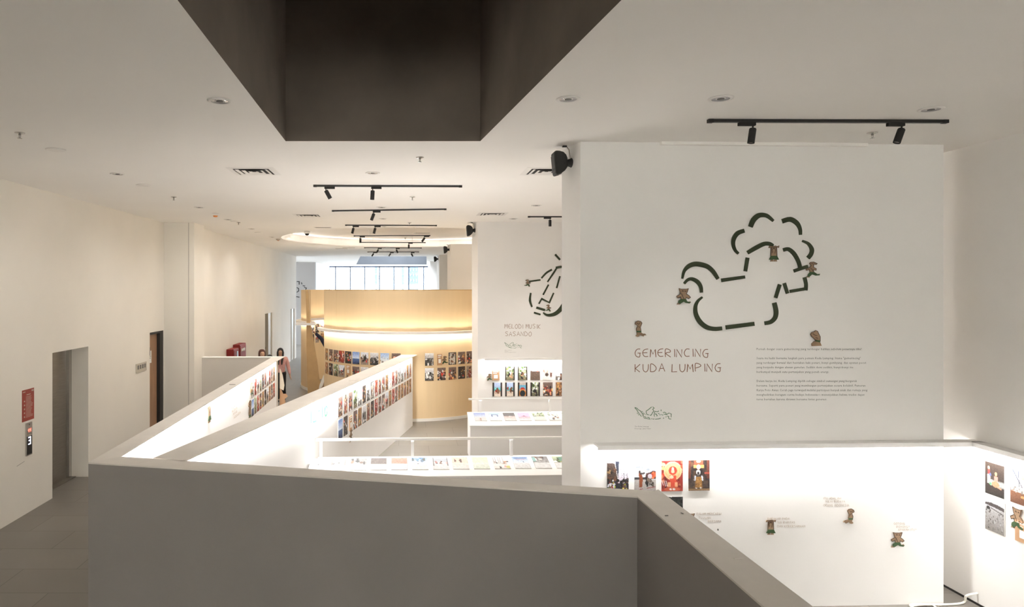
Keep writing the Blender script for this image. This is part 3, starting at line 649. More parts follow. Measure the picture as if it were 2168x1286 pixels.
right_photo(p.done(7), 6.60, 1.325, 'dark photo of two costumed dancers beside a white fence, upper left on the right wall')
p = Pic(NX, NY, (190, 188, 190), 7).grad(.72, 1, (196, 196, 202), (214, 214, 222)).grad(0, .72, (134, 128, 124), (186, 184, 186)).poly([(0, .84), (.3, .88), (.7, .86), (1, .82), (1, .72), (.5, .76), (0, .78)], (74, 66, 66)).ell(.18, .7, .09, .05, BLK).line(.12, .7, .08, .6, .02, BLK).line(.22, .68, .3, .62, .02, BLK).line(.3, .72, .95, .62, .015, (96, 90, 88)).specks(60, .05, .95, .08, .62, [(96, 90, 86), (116, 110, 106), (150, 148, 150)], .008, .03, 1.8)
right_photo(p.done(9), 6.60, .968, 'grey photo of a farmer bending in a flooded rice field, on the right wall')
p = Pic(NX, NY, (150, 130, 110), 8).grad(.4, 1, (206, 196, 196), (140, 156, 190)).grad(0, .4, (110, 66, 42), (140, 92, 62)).rect(.5, 1, .76, .98, (186, 170, 140)).line(.1, 1, .6, .5, .01, BLK).line(.4, 1, .44, .4, .008, BLK).rect(0, .7, .36, .52, (206, 196, 190)).specks(14, 0, .6, .36, .5, [WHT, GRY, (190, 120, 90)], .02, .05).ell(.76, .56, .05, .05, BLK).ell(.92, .56, .05, .05, BLK).poly([(.7, .5), (.98, .5), (.96, .26), (.74, .26)], (86, 66, 60)).ell(.6, .24, .1, .04, (206, 160, 100))
right_photo(p.done(8), 6.32, 1.325, 'brown harbour photo with ropes and seated people, cut by the right edge')
# --- instrument mural wall
n = fin_plane(1)[1]; G = 'photographs under the ledge of the instrument mural wall'
fr2c = lambda px, z: Vector((PL(px, 700, *fin_plane(1)).x, PL(px, 700, *fin_plane(1)).y, z))
def sp(arr, px, z, label): photo(arr, fr2c(px, z), Vector((0, 0, 1)).cross(n), (0, 0, 1), n, .212, .305, label, G)
NX2, NY2 = 22, 30
up = [('green', 11, 'green trees and a seated figure', True), ('green', 12, 'tall green trees over a dark field', True), ('brown', 13, 'brown slope under a white sky', False), ('white', 14, 'pale rocks with a white-dressed figure', False), ('sky', 15, 'boat side and grey water', False)]
for i, (k, s_, d, bar_) in enumerate(up):
    p = quick(k, s_, NX2, NY2)
    if i == 2: p = Pic(NX2, NY2, (96, 78, 66), 3).grad(.62, 1, (226, 222, 220), (206, 206, 210)).poly([(0, .68), (.5, .6), (.7, .66), (1, .6), (1, .55), (0, .5)], (84, 66, 56)).ell(.72, .63, .1, .04, (200, 110, 96))
    if i == 3: p = Pic(NX2, NY2, (214, 206, 200), 3).specks(14, 0, 1, .5, 1, [(190, 176, 168), (226, 214, 206), (206, 170, 150)], .08, .16).ell(.4, .4, .18, .12, (70, 56, 48)).ell(.82, .45, .1, .25, (96, 60, 48)).ell(.85, .62, .1, .1, WHT)
    if bar_: bars(p, .13)
    sp(p.done(9), 1079.5+i*26.7, ZU, d+' print, '+ORD[i]+' in upper row below instrument mural')
lo = [('beach', 21, 'beach with a dark seated figure', True), ('beach', 22, 'turquoise sea behind a seated figure', True), ('crowd', 23, 'red and yellow boat with people', True), ('green', 24, 'person among green leaves', True), ('crowd', 25, 'dim crowd on a hillside', False), ('brown', 26, 'brown gathering scene', False)]
for i, (k, s_, d, bar_) in enumerate(lo):
    p = quick(k, s_, NX2, NY2)
    if i == 2: p = Pic(NX2, NY2, (190, 176, 166), 3).rect(.1, .9, .55, .8, (104, 170, 200)).ell(.5, .52, .22, .12, (190, 50, 40)).ell(.5, .22, .3, .22, (40, 48, 52)).ring(.5, .22, .34, .28, .2, (220, 140, 50))
    if bar_: bars(p, .17)
    sp(p.done(9), 1052.8+i*26.7, ZL, d+' print, '+ORD[i]+' in lower row below instrument mural')
# --- middle partition
G = 'photographs on the middle partition'
up = ['crowd', 'figure', 'crowd', 'green', 'sky', 'dark', 'mono', 'blackframe', 'red', 'figure', 'crowd', 'brown', 'white', 'red', 'crowd', 'blackframe', 'mono', 'street', 'brown', 'figure']
lo = ['sea', 'dark', None, 'crowd', 'brown', 'mono', 'figure', 'dark', 'red', 'crowd', 'crowd', 'street', 'brown', 'red', 'crowd', 'brown', 'brown', 'figure', 'brown', 'brown']
DESC = {'sea': 'blue seascape', 'sky': 'pale sky scene', 'street': 'grey and brown street scene', 'crowd': 'busy festival crowd', 'dark': 'dark night scene', 'green': 'green leafy scene', 'figure': 'costumed performer', 'red': 'red ceremonial scene', 'brown': 'warm brown village scene', 'mono': 'dark and white scene', 'white': 'pale bright scene', 'pink': 'pink sky', 'beach': 'beach scene', 'grey': 'grey hazy scene', 'blackframe': 'black-edged scene'}
u3 = Vector((u.x, u.y, 0))
first = FRM(719.4, 860); q0 = Vector((first.x, first.y, 0))
for row, lst, z in (('upper', up, ZU), ('lower', lo, ZL)):
    for i, k in enumerate(lst):
        if k is None: continue
        c = q0+u3*(.2555*i); c.z = z
        photo(quick(k, 100+i+(50 if row == 'lower' else 0), 18, 28).done(14), c, u3, (0, 0, 1), nM, .205, PH, '%s print, %s from the near end, %s row, middle partition' % (DESC[k], ORD[i], row), G)
# --- left partition
G = 'photographs on the left partition'
up = ['mono', 'red', 'street', 'green', 'dark', 'crowd', 'sky', 'red', 'crowd', 'brown']
lo = ['sea', 'green', 'red', 'crowd', 'brown', 'dark', 'street', 'brown', 'crowd', 'red']
a3 = Vector((lu.x, lu.y, 0)); yA = 12.55
for row, lst, z in (('upper', up, ZU), ('lower', lo, ZL)):
    for i, k in enumerate(lst):
        yy = yA+i*.242; tt = (yy-pl0.y)/lu.y; c = pl0+a3*tt; c.z = z
        photo(quick(k, 200+i+(50 if row == 'lower' else 0), 18, 28).done(14), c, a3, (0, 0, 1), nA, .2, PH, '%s print, %s from the near end, %s row, left partition' % (DESC[k], ORD[i], row), G)
# --- booth
G = 'photographs on the curved wooden booth'
def booth_photo(thd, z, kind, seed, label, w=.215, h=.30):
    th = R(thd); b_ = bp(th); nn = Vector((math.sin(th), -math.cos(th), 0)); ax = Vector((math.cos(th), math.sin(th), 0))
    photo(quick(kind, seed, 20, 28).done(12), (b_.x, b_.y, z), ax, (0, 0, 1), nn, w, h, label, G, gap=.004)
BU, BL = 1.485, 1.125
for i, (th, k) in enumerate(zip((-65.6, -58.4, -51.8, -45.8, -39.8, -33.6, -27.3, -20.8, -14.2, -7.2), ('brown', 'crowd', 'crowd', 'red', 'dark', 'sea', 'street', 'mono', 'sky', 'crowd'))):
    booth_photo(th, BU, k, 300+i, '%s print on curved booth, %s from left end, upper row' % (DESC[k], ORD[i]))
for i, (th, k) in enumerate(zip((-65.6, -58.4, -51.8, -45.8, -33.6, -27.3, -20.8), ('brown', 'dark', 'green', 'street', 'crowd', 'mono', 'crowd'))):
    booth_photo(th, BL, k, 340+i, '%s print on curved booth, %s from left end, lower row' % (DESC[k], ORD[i]))
for i, (th, k) in enumerate(zip((12.6, 27.6, 34.4, 41.0, 47.6), ('mono', 'blackframe', 'crowd', 'crowd', 'dark'))):
    booth_photo(th, BU, k, 360+i, '%s print right of the booth card, %s along, upper row' % (DESC[k], ORD[i]) if i else 'black and grey print standing alone just left of the booth card, upper row')
for i, (th, k) in enumerate(zip((12.6, 20.3, 27.6, 34.4, 41.0, 47.6), ('mono', 'crowd', 'crowd', 'dark', 'figure', 'crowd'))):
    booth_photo(th, BL, k, 370+i, '%s print, %s along right part of booth, lower row' % (DESC[k], ORD[i]))
G = 'photographs inside the booth'
for row, z in (('upper', 1.80), ('lower', 1.45)):
    for i in range(9):
        th = R(-132+i*7.2); rr = B2R-.071; c = Vector((B2C.x+rr*math.sin(th), B2C.y-rr*math.cos(th), z)); nn = Vector((-math.sin(th), math.cos(th), 0)); ax = Vector((-math.cos(th), -math.sin(th), 0))
        photo(quick(['crowd', 'brown', 'street', 'dark', 'mono', 'red'][(i+(row == 'upper')) % 6], 400+i*3+len(row), 10, 16).done(12), c, ax, (0, 0, 1), nn, .21, .31, 'print seen through the booth gap, %s row, %s along the inner wall' % (row, ORD[i]), G, gap=.004)
# --- prints on the tables
def table_photos(px_list, yb, yf, zb, zf, x0, kinds, which, w, L, s):
    dz = (zb-zf)/(yb-yf+.025)
    for i, (px, k) in enumerate(zip(px_list, kinds)):
        Y = yb-.05; x = (px-CX)/F*(Y+SL*((px-CX)/F*Y-x0)); xc = x+w/2
        up_ = Vector((0, 1, dz)).normalized(); ax = Vector((1, SL, 0)).normalized(); nn = ax.cross(up_).normalized()
        yc = s(xc, yb-.05-L/2*up_.y); zc = zb-dz*(.05+L/2*up_.y+.01)
        p = quick(k[0], 500+i*7+len(which), 18, 24)
        if len(k) > 2: k[2](p)
        photo(p.done(8), (xc, yc, zc+.001), ax, up_, nn, w, L, '%s print, %s from the left on the %s display table' % (k[1], ORD[i], which), 'prints lying on the %s display table' % which, t=.006)
hz = lambda p: p.grad(0, .45, (232, 230, 230), (226, 224, 224))
k1 = [('white', 'pale round arch', hz), ('white', 'white gate', lambda p: hz(p).rect(.08, .14, .4, 1, (96, 90, 86)).rect(.86, .92, .4, 1, (96, 90, 86)).rect(.08, .92, .86, .9, (110, 104, 100))), ('grey', 'pale branch', hz), ('grey', 'dark roof', lambda p: hz(p).rect(0, 1, .5, 1, (118, 108, 104))), ('red', 'brick red wall', lambda p: p.rect(0, 1, .5, 1, (196, 150, 134)).grad(0, .5, (222, 214, 226), (230, 220, 226))),
      ('sky', 'blue boats', lambda p: hz(p).specks(8, 0, 1, .55, .95, [(90, 140, 176), (150, 170, 190), (110, 110, 100)], .06, .14)), ('white', 'dark posted pier', lambda p: hz(p).rect(.05, .12, .3, 1, (88, 84, 80)).rect(.88, .95, .3, 1, (88, 84, 80)).rect(.1, .9, .8, .84, (110, 120, 130)).rect(.1, .9, .66, .69, (120, 130, 140))), ('white', 'peach sky with two figures', lambda p: p.grad(.5, 1, (232, 206, 190), (226, 190, 172)).grad(0, .5, (236, 232, 230), (232, 216, 206)).ell(.2, .7, .06, .12, (96, 72, 64)).ell(.55, .7, .08, .16, (90, 66, 60))),
      ('white', 'pale green field', lambda p: p.grad(.5, 1, (220, 230, 206), (196, 214, 170)).grad(0, .5, (216, 224, 206), (230, 234, 224))), ('white', 'striped curtain', lambda p: [p.rect(.05+.14*q, .1+.14*q, .4, 1, (176, 170, 168)) for q in range(6)] and p.ell(.85, .15, .12, .12, (214, 206, 120))), ('sky', 'blue and pink shoreline', lambda p: hz(p).rect(.1, .9, .78, .9, (130, 150, 190)).rect(.2, .8, .7, .76, (196, 140, 140))), ('grey', 'round window pattern', lambda p: hz(p).ell(.5, .75, .2, .16, (130, 122, 120)).ell(.5, .75, .12, .09, (200, 196, 190)).rect(0, .2, .6, .9, (150, 190, 186))), ('green', 'green foliage strip', lambda p: hz(p).rect(.4, 1, .6, .9, (110, 150, 130)))]
table_photos([659, 702, 744, 786, 829, 872, 915, 956, 998.5, 1041, 1083, 1125, 1168], 9.6, 9.05, .79, .66, -1.24, k1, 'near', .222, .345, s1)
k2 = [('sky', 'blue sky with a small figure', lambda p: p.grad(.5, 1, (206, 210, 226), (120, 136, 186)).grad(0, .5, (226, 222, 220), (222, 216, 216)).ell(.5, .2, .08, .2, (176, 150, 136))), ('sky', 'dark blue gate', lambda p: hz(p).rect(.2, .8, .7, .8, (70, 86, 120)).rect(.25, .32, .5, .75, (70, 86, 120)).rect(.68, .75, .5, .75, (70, 86, 120))), ('grey', 'charcoal hills', lambda p: p.rect(0, 1, .6, 1, (84, 76, 74)).grad(0, .55, (232, 226, 224), (190, 170, 164))), ('pink', 'pink sky and mountain', None), ('green', 'pale green leaves', lambda p: p.grad(0, .5, (232, 232, 228), (214, 220, 206))), ('white', 'pale garden', lambda p: p.specks(8, .1, .9, .6, .95, [(130, 150, 100), (170, 180, 150)], .05, .1)), ('green', 'green hedge', hz)]
k2 = [k if k[2] else k[:2] for k in k2]
table_photos([1002.4, 1033.5, 1064, 1094.5, 1125.6, 1156, 1188], 13.1, 12.55, .79, .64, 1.19, k2, 'farther', .222, .345, s2)

# ------------------------------------------------------------------ murals and lettering
def mural(name, label, strokes, fr, ox, oy, sc, m, group=None, d=.012, part='strip', cat='wall mural'):
    c = fr(ox+strokes[0][0][0]/sc, oy+strokes[0][0][1]/sc)
    t = thing(name, label, cat, c, 0, group)
    for st in strokes:
        pts = [(ox+p[0]/sc, oy+p[1]/sc) for p in st]; ws = [p[2]/sc for p in st]
        sharp = any((Vector(pts[i])-Vector(pts[i-1])).angle(Vector(pts[i+1])-Vector(pts[i])) > .9 for i in range(1, len(pts)-1))
        if len(pts) > 2 and not sharp:        # smooth curve through the points
            P2 = []; W2 = []
            for i in range(len(pts)-1):
                p0 = Vector(pts[max(i-1, 0)]); p1 = Vector(pts[i]); p2 = Vector(pts[i+1]); p3 = Vector(pts[min(i+2, len(pts)-1)])
                for k in range(4):
                    tt = k/4; q = .5*((2*p1)+(-p0+p2)*tt+(2*p0-5*p1+4*p2-p3)*tt*tt+(-p0+3*p1-3*p2+p3)*tt**3)
                    P2.append((q.x, q.y)); W2.append(ws[i]+(ws[i+1]-ws[i])*tt)
            pts = P2+[pts[-1]]; ws = W2+[ws[-1]]
        MB().ribbon(pts, ws, fr, .0005, d).build(part, m, t)
    return t
horse = [[(188, 688, 16), (205, 620, 26), (245, 575, 38), (300, 555, 44), (360, 560, 44), (420, 580, 40), (470, 625, 36), (512, 690, 28)],
 [(205, 732, 20), (235, 700, 26), (275, 690, 32), (325, 715, 36), (355, 760, 32), (362, 814, 26)],
 [(370, 855, 16), (330, 890, 24), (308, 940, 32), (312, 1010, 38), (350, 1080, 42), (410, 1128, 42), (480, 1143, 38), (548, 1138, 34)],
 [(582, 1130, 38), (841, 1097, 36)], [(542, 703, 34), (756, 672, 28)], [(780, 497, 32), (760, 621, 30)],
 [(780, 452, 34), (860, 405, 40), (930, 372, 38), (980, 372, 34), (1014, 386, 18)],
 [(750, 252, 36), (690, 275, 40), (655, 325, 38), (650, 380, 32), (668, 430, 26), (697, 460, 22)],
 [(806, 218, 40), (830, 160, 46), (870, 120, 46), (910, 110, 42), (960, 120, 34), (1014, 164, 22)],
 [(1094, 167, 42), (1165, 149, 44), (1225, 182, 40), (1255, 235, 30), (1260, 290, 24)],
 [(1276, 345, 18), (1330, 370, 26), (1362, 420, 36), (1355, 465, 36), (1328, 500, 36)],
 [(1104, 427, 32), (1150, 420, 34), (1200, 460, 36), (1240, 530, 34), (1258, 592, 30)],
 [(1199, 618, 30), (1326, 575, 28)], [(1296, 675, 32), (1310, 740, 30), (1307, 794, 30)], [(1163, 803, 28), (1318, 777, 28)],
 [(1112, 728, 30), (1142, 822, 28)], [(1072, 740, 32), (1034, 862, 30)],
 [(1022, 906, 38), (1038, 980, 40), (1030, 1040, 38), (990, 1080, 36), (935, 1092, 34)]]
mural('horse_mural', 'large dark green mural of a prancing horse made of curved strips', horse, FR1, 1400, 430, 4.286, M['green'])
sas = [[(785, 398, 16), (826, 444, 16)], [(790, 512, 20), (850, 502, 18)], [(668, 600, 13), (710, 555, 16), (757, 527, 16)], [(563, 628, 13), (660, 615, 13)], [(719, 632, 12), (765, 565, 15), (797, 515, 13)],
 [(825, 583, 13), (797, 685, 13)], [(728, 655, 13), (682, 742, 13)], [(772, 725, 12), (735, 808, 13), (670, 775, 13), (646, 818, 13)], [(577, 725, 13), (570, 790, 20), (588, 845, 12)],
 [(624, 850, 20), (698, 872, 20)], [(604, 893, 15), (660, 910, 15)], [(682, 893, 10), (720, 915, 22), (780, 905, 32), (830, 865, 36), (862, 810, 30)], [(850, 440, 14), (905, 560, 16), (930, 690, 16)]]
mural('instrument_mural', 'dark green mural of a leaf-shaped string instrument on the second wall fin', sas, FR2, 980, 440, 4.018, M['green'])
FRB = fr_plane(Vector((0, 38, 0)), Vector((0, -1, 0)))
far_m = [[(45, 1160, 10), (72, 1160, 10), (72, 1195, 10)], [(98, 1170, 9), (104, 1192, 9)], [(112, 1207, 9), (140, 1212, 9)], [(128, 1228, 9), (153, 1232, 9), (143, 1262, 9)], [(45, 1228, 9), (66, 1240, 9), (66, 1268, 9), (45, 1282, 9)], [(45, 938, 10), (70, 935, 7)], [(30, 1330, 9), (75, 1338, 9)]]
mural('line_mural', 'small black dashed mural on the shaded far wall, left of the booth', far_m, FRB, 620, 380, 5.36, M['black'])
mapl = [[(340, 330), (400, 350), (450, 400), (520, 440), (570, 510), (600, 545), (590, 600)], [(340, 345), (400, 400), (450, 490), (500, 560), (545, 606)], [(850, 315), (750, 400), (685, 440), (690, 500), (710, 545), (770, 556)], [(795, 560), (820, 572), (850, 548), (875, 490), (920, 440), (882, 385), (928, 350), (880, 310)],
 [(598, 625), (650, 612), (690, 640)], [(618, 655), (700, 665), (750, 678), (812, 685)], [(718, 630), (770, 636), (790, 665)], [(1070, 435), (1030, 460), (955, 448), (930, 500), (922, 560), (940, 604)], [(950, 540), (975, 520), (1020, 580), (1000, 600)], [(1195, 490), (1240, 475), (1285, 500), (1285, 540)], [(1215, 530), (1300, 550), (1370, 500), (1442, 525), (1438, 628)], [(1318, 590), (1370, 605), (1360, 650), (1385, 680), (1442, 682)],
 [(840, 676), (868, 676)], [(888, 686), (932, 680)], [(958, 688), (1060, 680), (1125, 655)], [(1135, 395), (1135, 445)], [(1040, 515), (1085, 518)], [(1085, 552), (1120, 556)], [(1140, 545), (1200, 565)], [(412, 495), (425, 520)], [(448, 545), (460, 565)], [(565, 445), (580, 465)], [(600, 495), (630, 525)], [(645, 538), (665, 545)], [(1200, 670), (1222, 640)], [(1278, 630), (1292, 605)]]
def line_art(name, label, fr, ox, oy, sc, w_, m, strokes, cat='wall drawing'):
    mb = MB()
    for st in strokes: mb.ribbon([(ox+a_/sc, oy+b_/sc) for a_, b_ in st], w_, fr, .0005, .003)
    return tag(mb.build(name, m), label, cat)
line_art('island_map', 'green outline map of an island chain below the large brown title', FR1, 1320, 840, 14.29, 1.1, M['mapgreen'], mapl)
line_art('island_map', 'tiny green outline island map below the smaller brown title', FR2, 1068-340/30.5, 725-310/30.5, 30.5, .6, M['mapgreen'], mapl)

GL = {'A': '0,0 .5,1 1,0;.2,.38 .82,.42', 'B': '0,0 0,1 .8,.85 .1,.5 .9,.3 0,0', 'C': '.95,.95 .4,.95 .05,.5 .3,.05 .95,.05', 'D': '0,0 .05,1 .7,.8 .95,.4 .6,.05 0,0', 'E': '1,1 .35,.9 .05,.5 .35,.05 1,.05;.1,.5 .85,.52',
 'G': '.95,1 .4,.95 .05,.5 .3,.05 .85,.0 .9,.45;.5,.48 1.05,.48', 'H': '0,0 0,1;1,0 1,1;0,.5 1,.5', 'I': '.3,0 .3,1', 'J': '.7,1 .7,.2 .4,0 .05,.2', 'K': '.05,0 .05,1;.9,1 .1,.45 .85,0', 'L': '.1,1 .05,0 .9,.03', 'M': '0,0 .12,1 .5,.4 .88,1 1,0', 'N': '0,0 .05,1 .9,0 .95,1', 'O': '.5,1 .05,.6 .2,.08 .6,0 .95,.4 .8,.9 .45,1',
 'P': '.05,0 .05,1 .8,.9 .9,.65 .1,.42', 'R': '.05,0 .05,1 .8,.9 .85,.65 .1,.48 .95,0', 'S': '.9,.9 .4,1 .1,.75 .85,.35 .6,.03 .05,.08', 'T': '0,1 1,1;.5,1 .5,0', 'U': '.05,1 .1,.25 .5,0 .88,.3 .95,1', 'Y': '0,1 .5,.5 1,1;.5,.5 .5,0', '?': '.1,.85 .5,1 .85,.8 .45,.45 .45,.3;.45,.08 .45,0', '-': '.1,.45 .8,.45', '1': '.1,.75 .5,1 .5,0', '2': '.05,.75 .3,1 .8,.85 .6,.4 .02,.02;.02,.02 1,.0', '6': '.7,1 .25,.7 .05,.3 .35,.0 .8,.12 .8,.42 .45,.5 .1,.3', 'W': '0,1 .25,0 .5,.7 .75,0 1,1', 'F': '0,0 0,1 .9,1;0,.5 .7,.5'}
def hand(text, fr, x, y, h, w_tot, lw, mb, jit=.05, seed=1, slope=0):
    """hand-drawn capitals: x, y = left end of the base line in wall pixels, h = letter height"""
    rr = random.Random(seed); adv = [.62 if c == ' ' else .45 if c == 'I' else (.7 if c in '-1' else 1.0) for c in text]; tot = sum(adv)-.22; u_ = w_tot/tot; cx = x
    for c, a_ in zip(text, adv):
        if c != ' ':
            dx, dy = rr.uniform(-.04, .04), rr.uniform(-jit, jit); gw = u_*(.76 if a_ == 1.0 else .5)
            for st in GL[c].split(';'):
                pts = [tuple(map(float, q.split(','))) for q in st.split()]
                if c == 'I': pts = [(.4+rr.uniform(-.05, .05), p[1]) for p in pts]
                if len(pts) > 3 and c in 'CGODSUPRBE26':
                    P2 = []
                    for i in range(len(pts)-1):
                        p0, p1, p2, p3 = [Vector(pts[min(max(i+k, 0), len(pts)-1)]) for k in (-1, 0, 1, 2)]
                        for k in range(4):
                            t_ = k/4; q = .5*((2*p1)+(-p0+p2)*t_+(2*p0-5*p1+4*p2-p3)*t_*t_+(-p0+3*p1-3*p2+p3)*t_**3); P2.append((q.x, q.y))
                    pts = P2+[pts[-1]]
                mb.ribbon([(cx+(p[0]+dx)*gw, y+slope*(cx-x)-(p[1]+dy)*h) for p in pts], lw, fr, .0003, .0012)
        cx += a_*u_
    return mb
def letters(name, label, lines, fr, lw, m, seed=1):
    mb = MB()
    for i, (t_, x, y, h, wd) in enumerate(lines): hand(t_, fr, x, y, h, wd, lw, mb, seed=seed+i)
    return tag(mb.build(name, m), label, 'wall lettering')
letters('wall_lettering', 'large brown hand-drawn title reading GEMERINCING KUDA LUMPING', [('GEMERINCING', 1344, 756, 16.5, 156), ('KUDA LUMPING', 1344, 787.5, 16.5, 182)], FR1, 1.45, M['brown'], 3)
letters('wall_lettering', 'brown hand-drawn title reading MELODI MUSIK SASANDO', [('MELODI MUSIK', 1068.5, 696, 9, 76), ('SASANDO', 1069.5, 712, 9, 56)], FR2, .85, mat('faded brown lettering', (.30, .20, .145), .6), 5)
letters('wall_lettering', 'pale caption reading DALAM MENCAPAI TUJUAN BERSAMA', [('DALAM MENCAPAI', 1475, 1090.5, 4.5, 52), ('TUJUAN', 1479, 1099, 4.2, 26), ('BERSAMA', 1499, 1106.5, 4.5, 28)], FR1, .55, M['pale'], 7)
letters('wall_lettering', 'pale caption reading BERAKAR PADA SOLIDARITAS DAN KEBERSAMAAN', [('BERAKAR PADA', 1625.5, 1101, 4.2, 46), ('SOLIDARITAS', 1646, 1109, 4.2, 37), ('DAN KEBERSAMAAN', 1646, 1117, 4.5, 59)], FR1, .55, M['pale'], 9)
letters('wall_lettering', 'pale caption reading ITU ADALAH NILAI BUDAYA ORANG INDONESIA', [('ITU ADALAH', 1743, 1058, 4.2, 37), ('NILAI BUDAYA', 1748, 1064.5, 4.2, 41), ('ORANG INDONESIA', 1743.5, 1073, 4.8, 54)], FR1, .55, M['pale'], 11)
letters('wall_lettering', 'pale caption reading GOTONG ROYONG? APAKAH ITU?', [('GOTONG', 1892.5, 1111.5, 4.5, 23), ('ROYONG?', 1898, 1118.5, 4.5, 28), ('APAKAH ITU?', 1901.5, 1124.5, 4.5, 39)], FR1, .55, M['pale'], 13)
# numerals on the middle partition: laid out along the wall in metres
def fr_wall(origin, axis, nrm):
    origin, axis, nrm = Vector(origin), Vector(axis), Vector(nrm)
    return lambda u_, v_, d=0: origin+axis*u_+Vector((0, 0, -v_))+nrm*d
c12 = FRM(655.5, 899); fw = fr_wall((c12.x, c12.y, c12.z), u3, nM); mb = MB()
hand('12-16', fw, 0, 0, .27, (Vector(FRM(694, 885)).xy-Vector(c12).xy).length, .03, mb, jit=.01, seed=2)
tag(mb.build('wall_lettering', M['lgreen']), 'green numerals 12-16 on the middle partition', 'wall lettering')
c12 = FRA(489, 868); fw = fr_wall((c12.x, c12.y, c12.z), a3, nA); mb = MB()
for k, (t_, wd) in enumerate((('NILAI', .28), ('BUDAYA', .36), ('ORANG', .3), ('INDONESIA', .5))): hand(t_, fw, .02+.05*k, .06*k, .035, wd, .006, mb, seed=k)
tag(mb.build('wall_lettering', M['pale']), 'faint grey hand-written lines on the left partition', 'wall lettering')

def text_mesh(name, lines, fr, m, label, lead, size, x, y, cat='wall text', wfix=None):
    """printed text in a plain typeface; x, y and size in wall pixels"""
    mb = MB()
    for k, ln_ in enumerate(lines):
        if not ln_[0]: continue
        cu = bpy.data.curves.new('t', 'FONT'); cu.body = ln_[0]; cu.size = 1; cu.resolution_u = 1; cu.space_character = 1.12
        ob = bpy.data.objects.new('t', cu); C.objects.link(ob); bpy.context.view_layer.update()
        me = bpy.data.meshes.new_from_object(ob.evaluated_get(bpy.context.evaluated_depsgraph_get()))
        xs_ = [v.co.x for v in me.vertices]; wd = max(xs_)-min(xs_); s_ = ln_[1]/wd
        mb.add([fr(x+v.co.x*s_, y+lead*k-v.co.y*size, .002) for v in me.vertices], [tuple(p.vertices) for p in me.polygons])
        bpy.data.objects.remove(ob); bpy.data.curves.remove(cu); bpy.data.meshes.remove(me)
    return tag(mb.build(name, m, fix=False), label, cat)
para = [('Pernah dengar suara gemerincing yang terdengar bahkan sebelum penarinya tiba?', 222), ('', 0), ('Suara itu hadir bersama langkah para pemain Kuda Lumping. Irama "gemerincing"', 220), ('yang terdengar berasal dari hentakan kaki penari, bunyi gembyang, dan ayunan pecut', 232),
 ('yang berpadu dengan alunan gamelan. Sedikit demi sedikit, bunyi-bunyi itu', 204), ('berkumpul menjadi satu pertunjukan yang penuh energi.', 153), ('', 0), ('Dalam karya ini, Kuda Lumping dipilih sebagai simbol semangat yang bergerak', 212), ('bersama. Seperti para penari yang membangun pertunjukan secara kolektif, Pameran', 230),
 ('Karya Foto Awan Cerah juga terwujud melalui partisipasi banyak anak dan remaja yang', 234), ('menghadirkan beragam cerita budaya Indonesia\u2014 menunjukkan bahwa tradisi dapat', 228), ('terus bertahan karena dirawat bersama lintas generasi.', 149)]
for lo_, hi_, lab in ((0, 1, 'single dark printed sentence right below the bowing figure'), (2, 6, 'middle dark printed paragraph of four lines below the horse mural'), (7, 12, 'lowest dark printed paragraph of five lines below the horse mural')):
    text_mesh('wall_text', para[lo_:hi_], FR1, M['ink'], lab, 9.67, 6.4, 1601.5, 741.5+9.67*lo_)
text_mesh('wall_text', [('Tari Kuda Lumping,', 30), ('Ponorogo, Jawa Timur', 34)], FR1, M['inkgrey'], 'tiny grey caption under the larger green island map', 4.6, 3.6, 1343.5, 904.5)
text_mesh('wall_text', [('Alat Musik', 15), ('Sasando,', 7), ('Nusa Tenggara Timur', 24)], FR2, M['inkgrey'], 'tiny grey caption under the smaller green island map', 2.1, 1.5, 1068.5, 742.5)

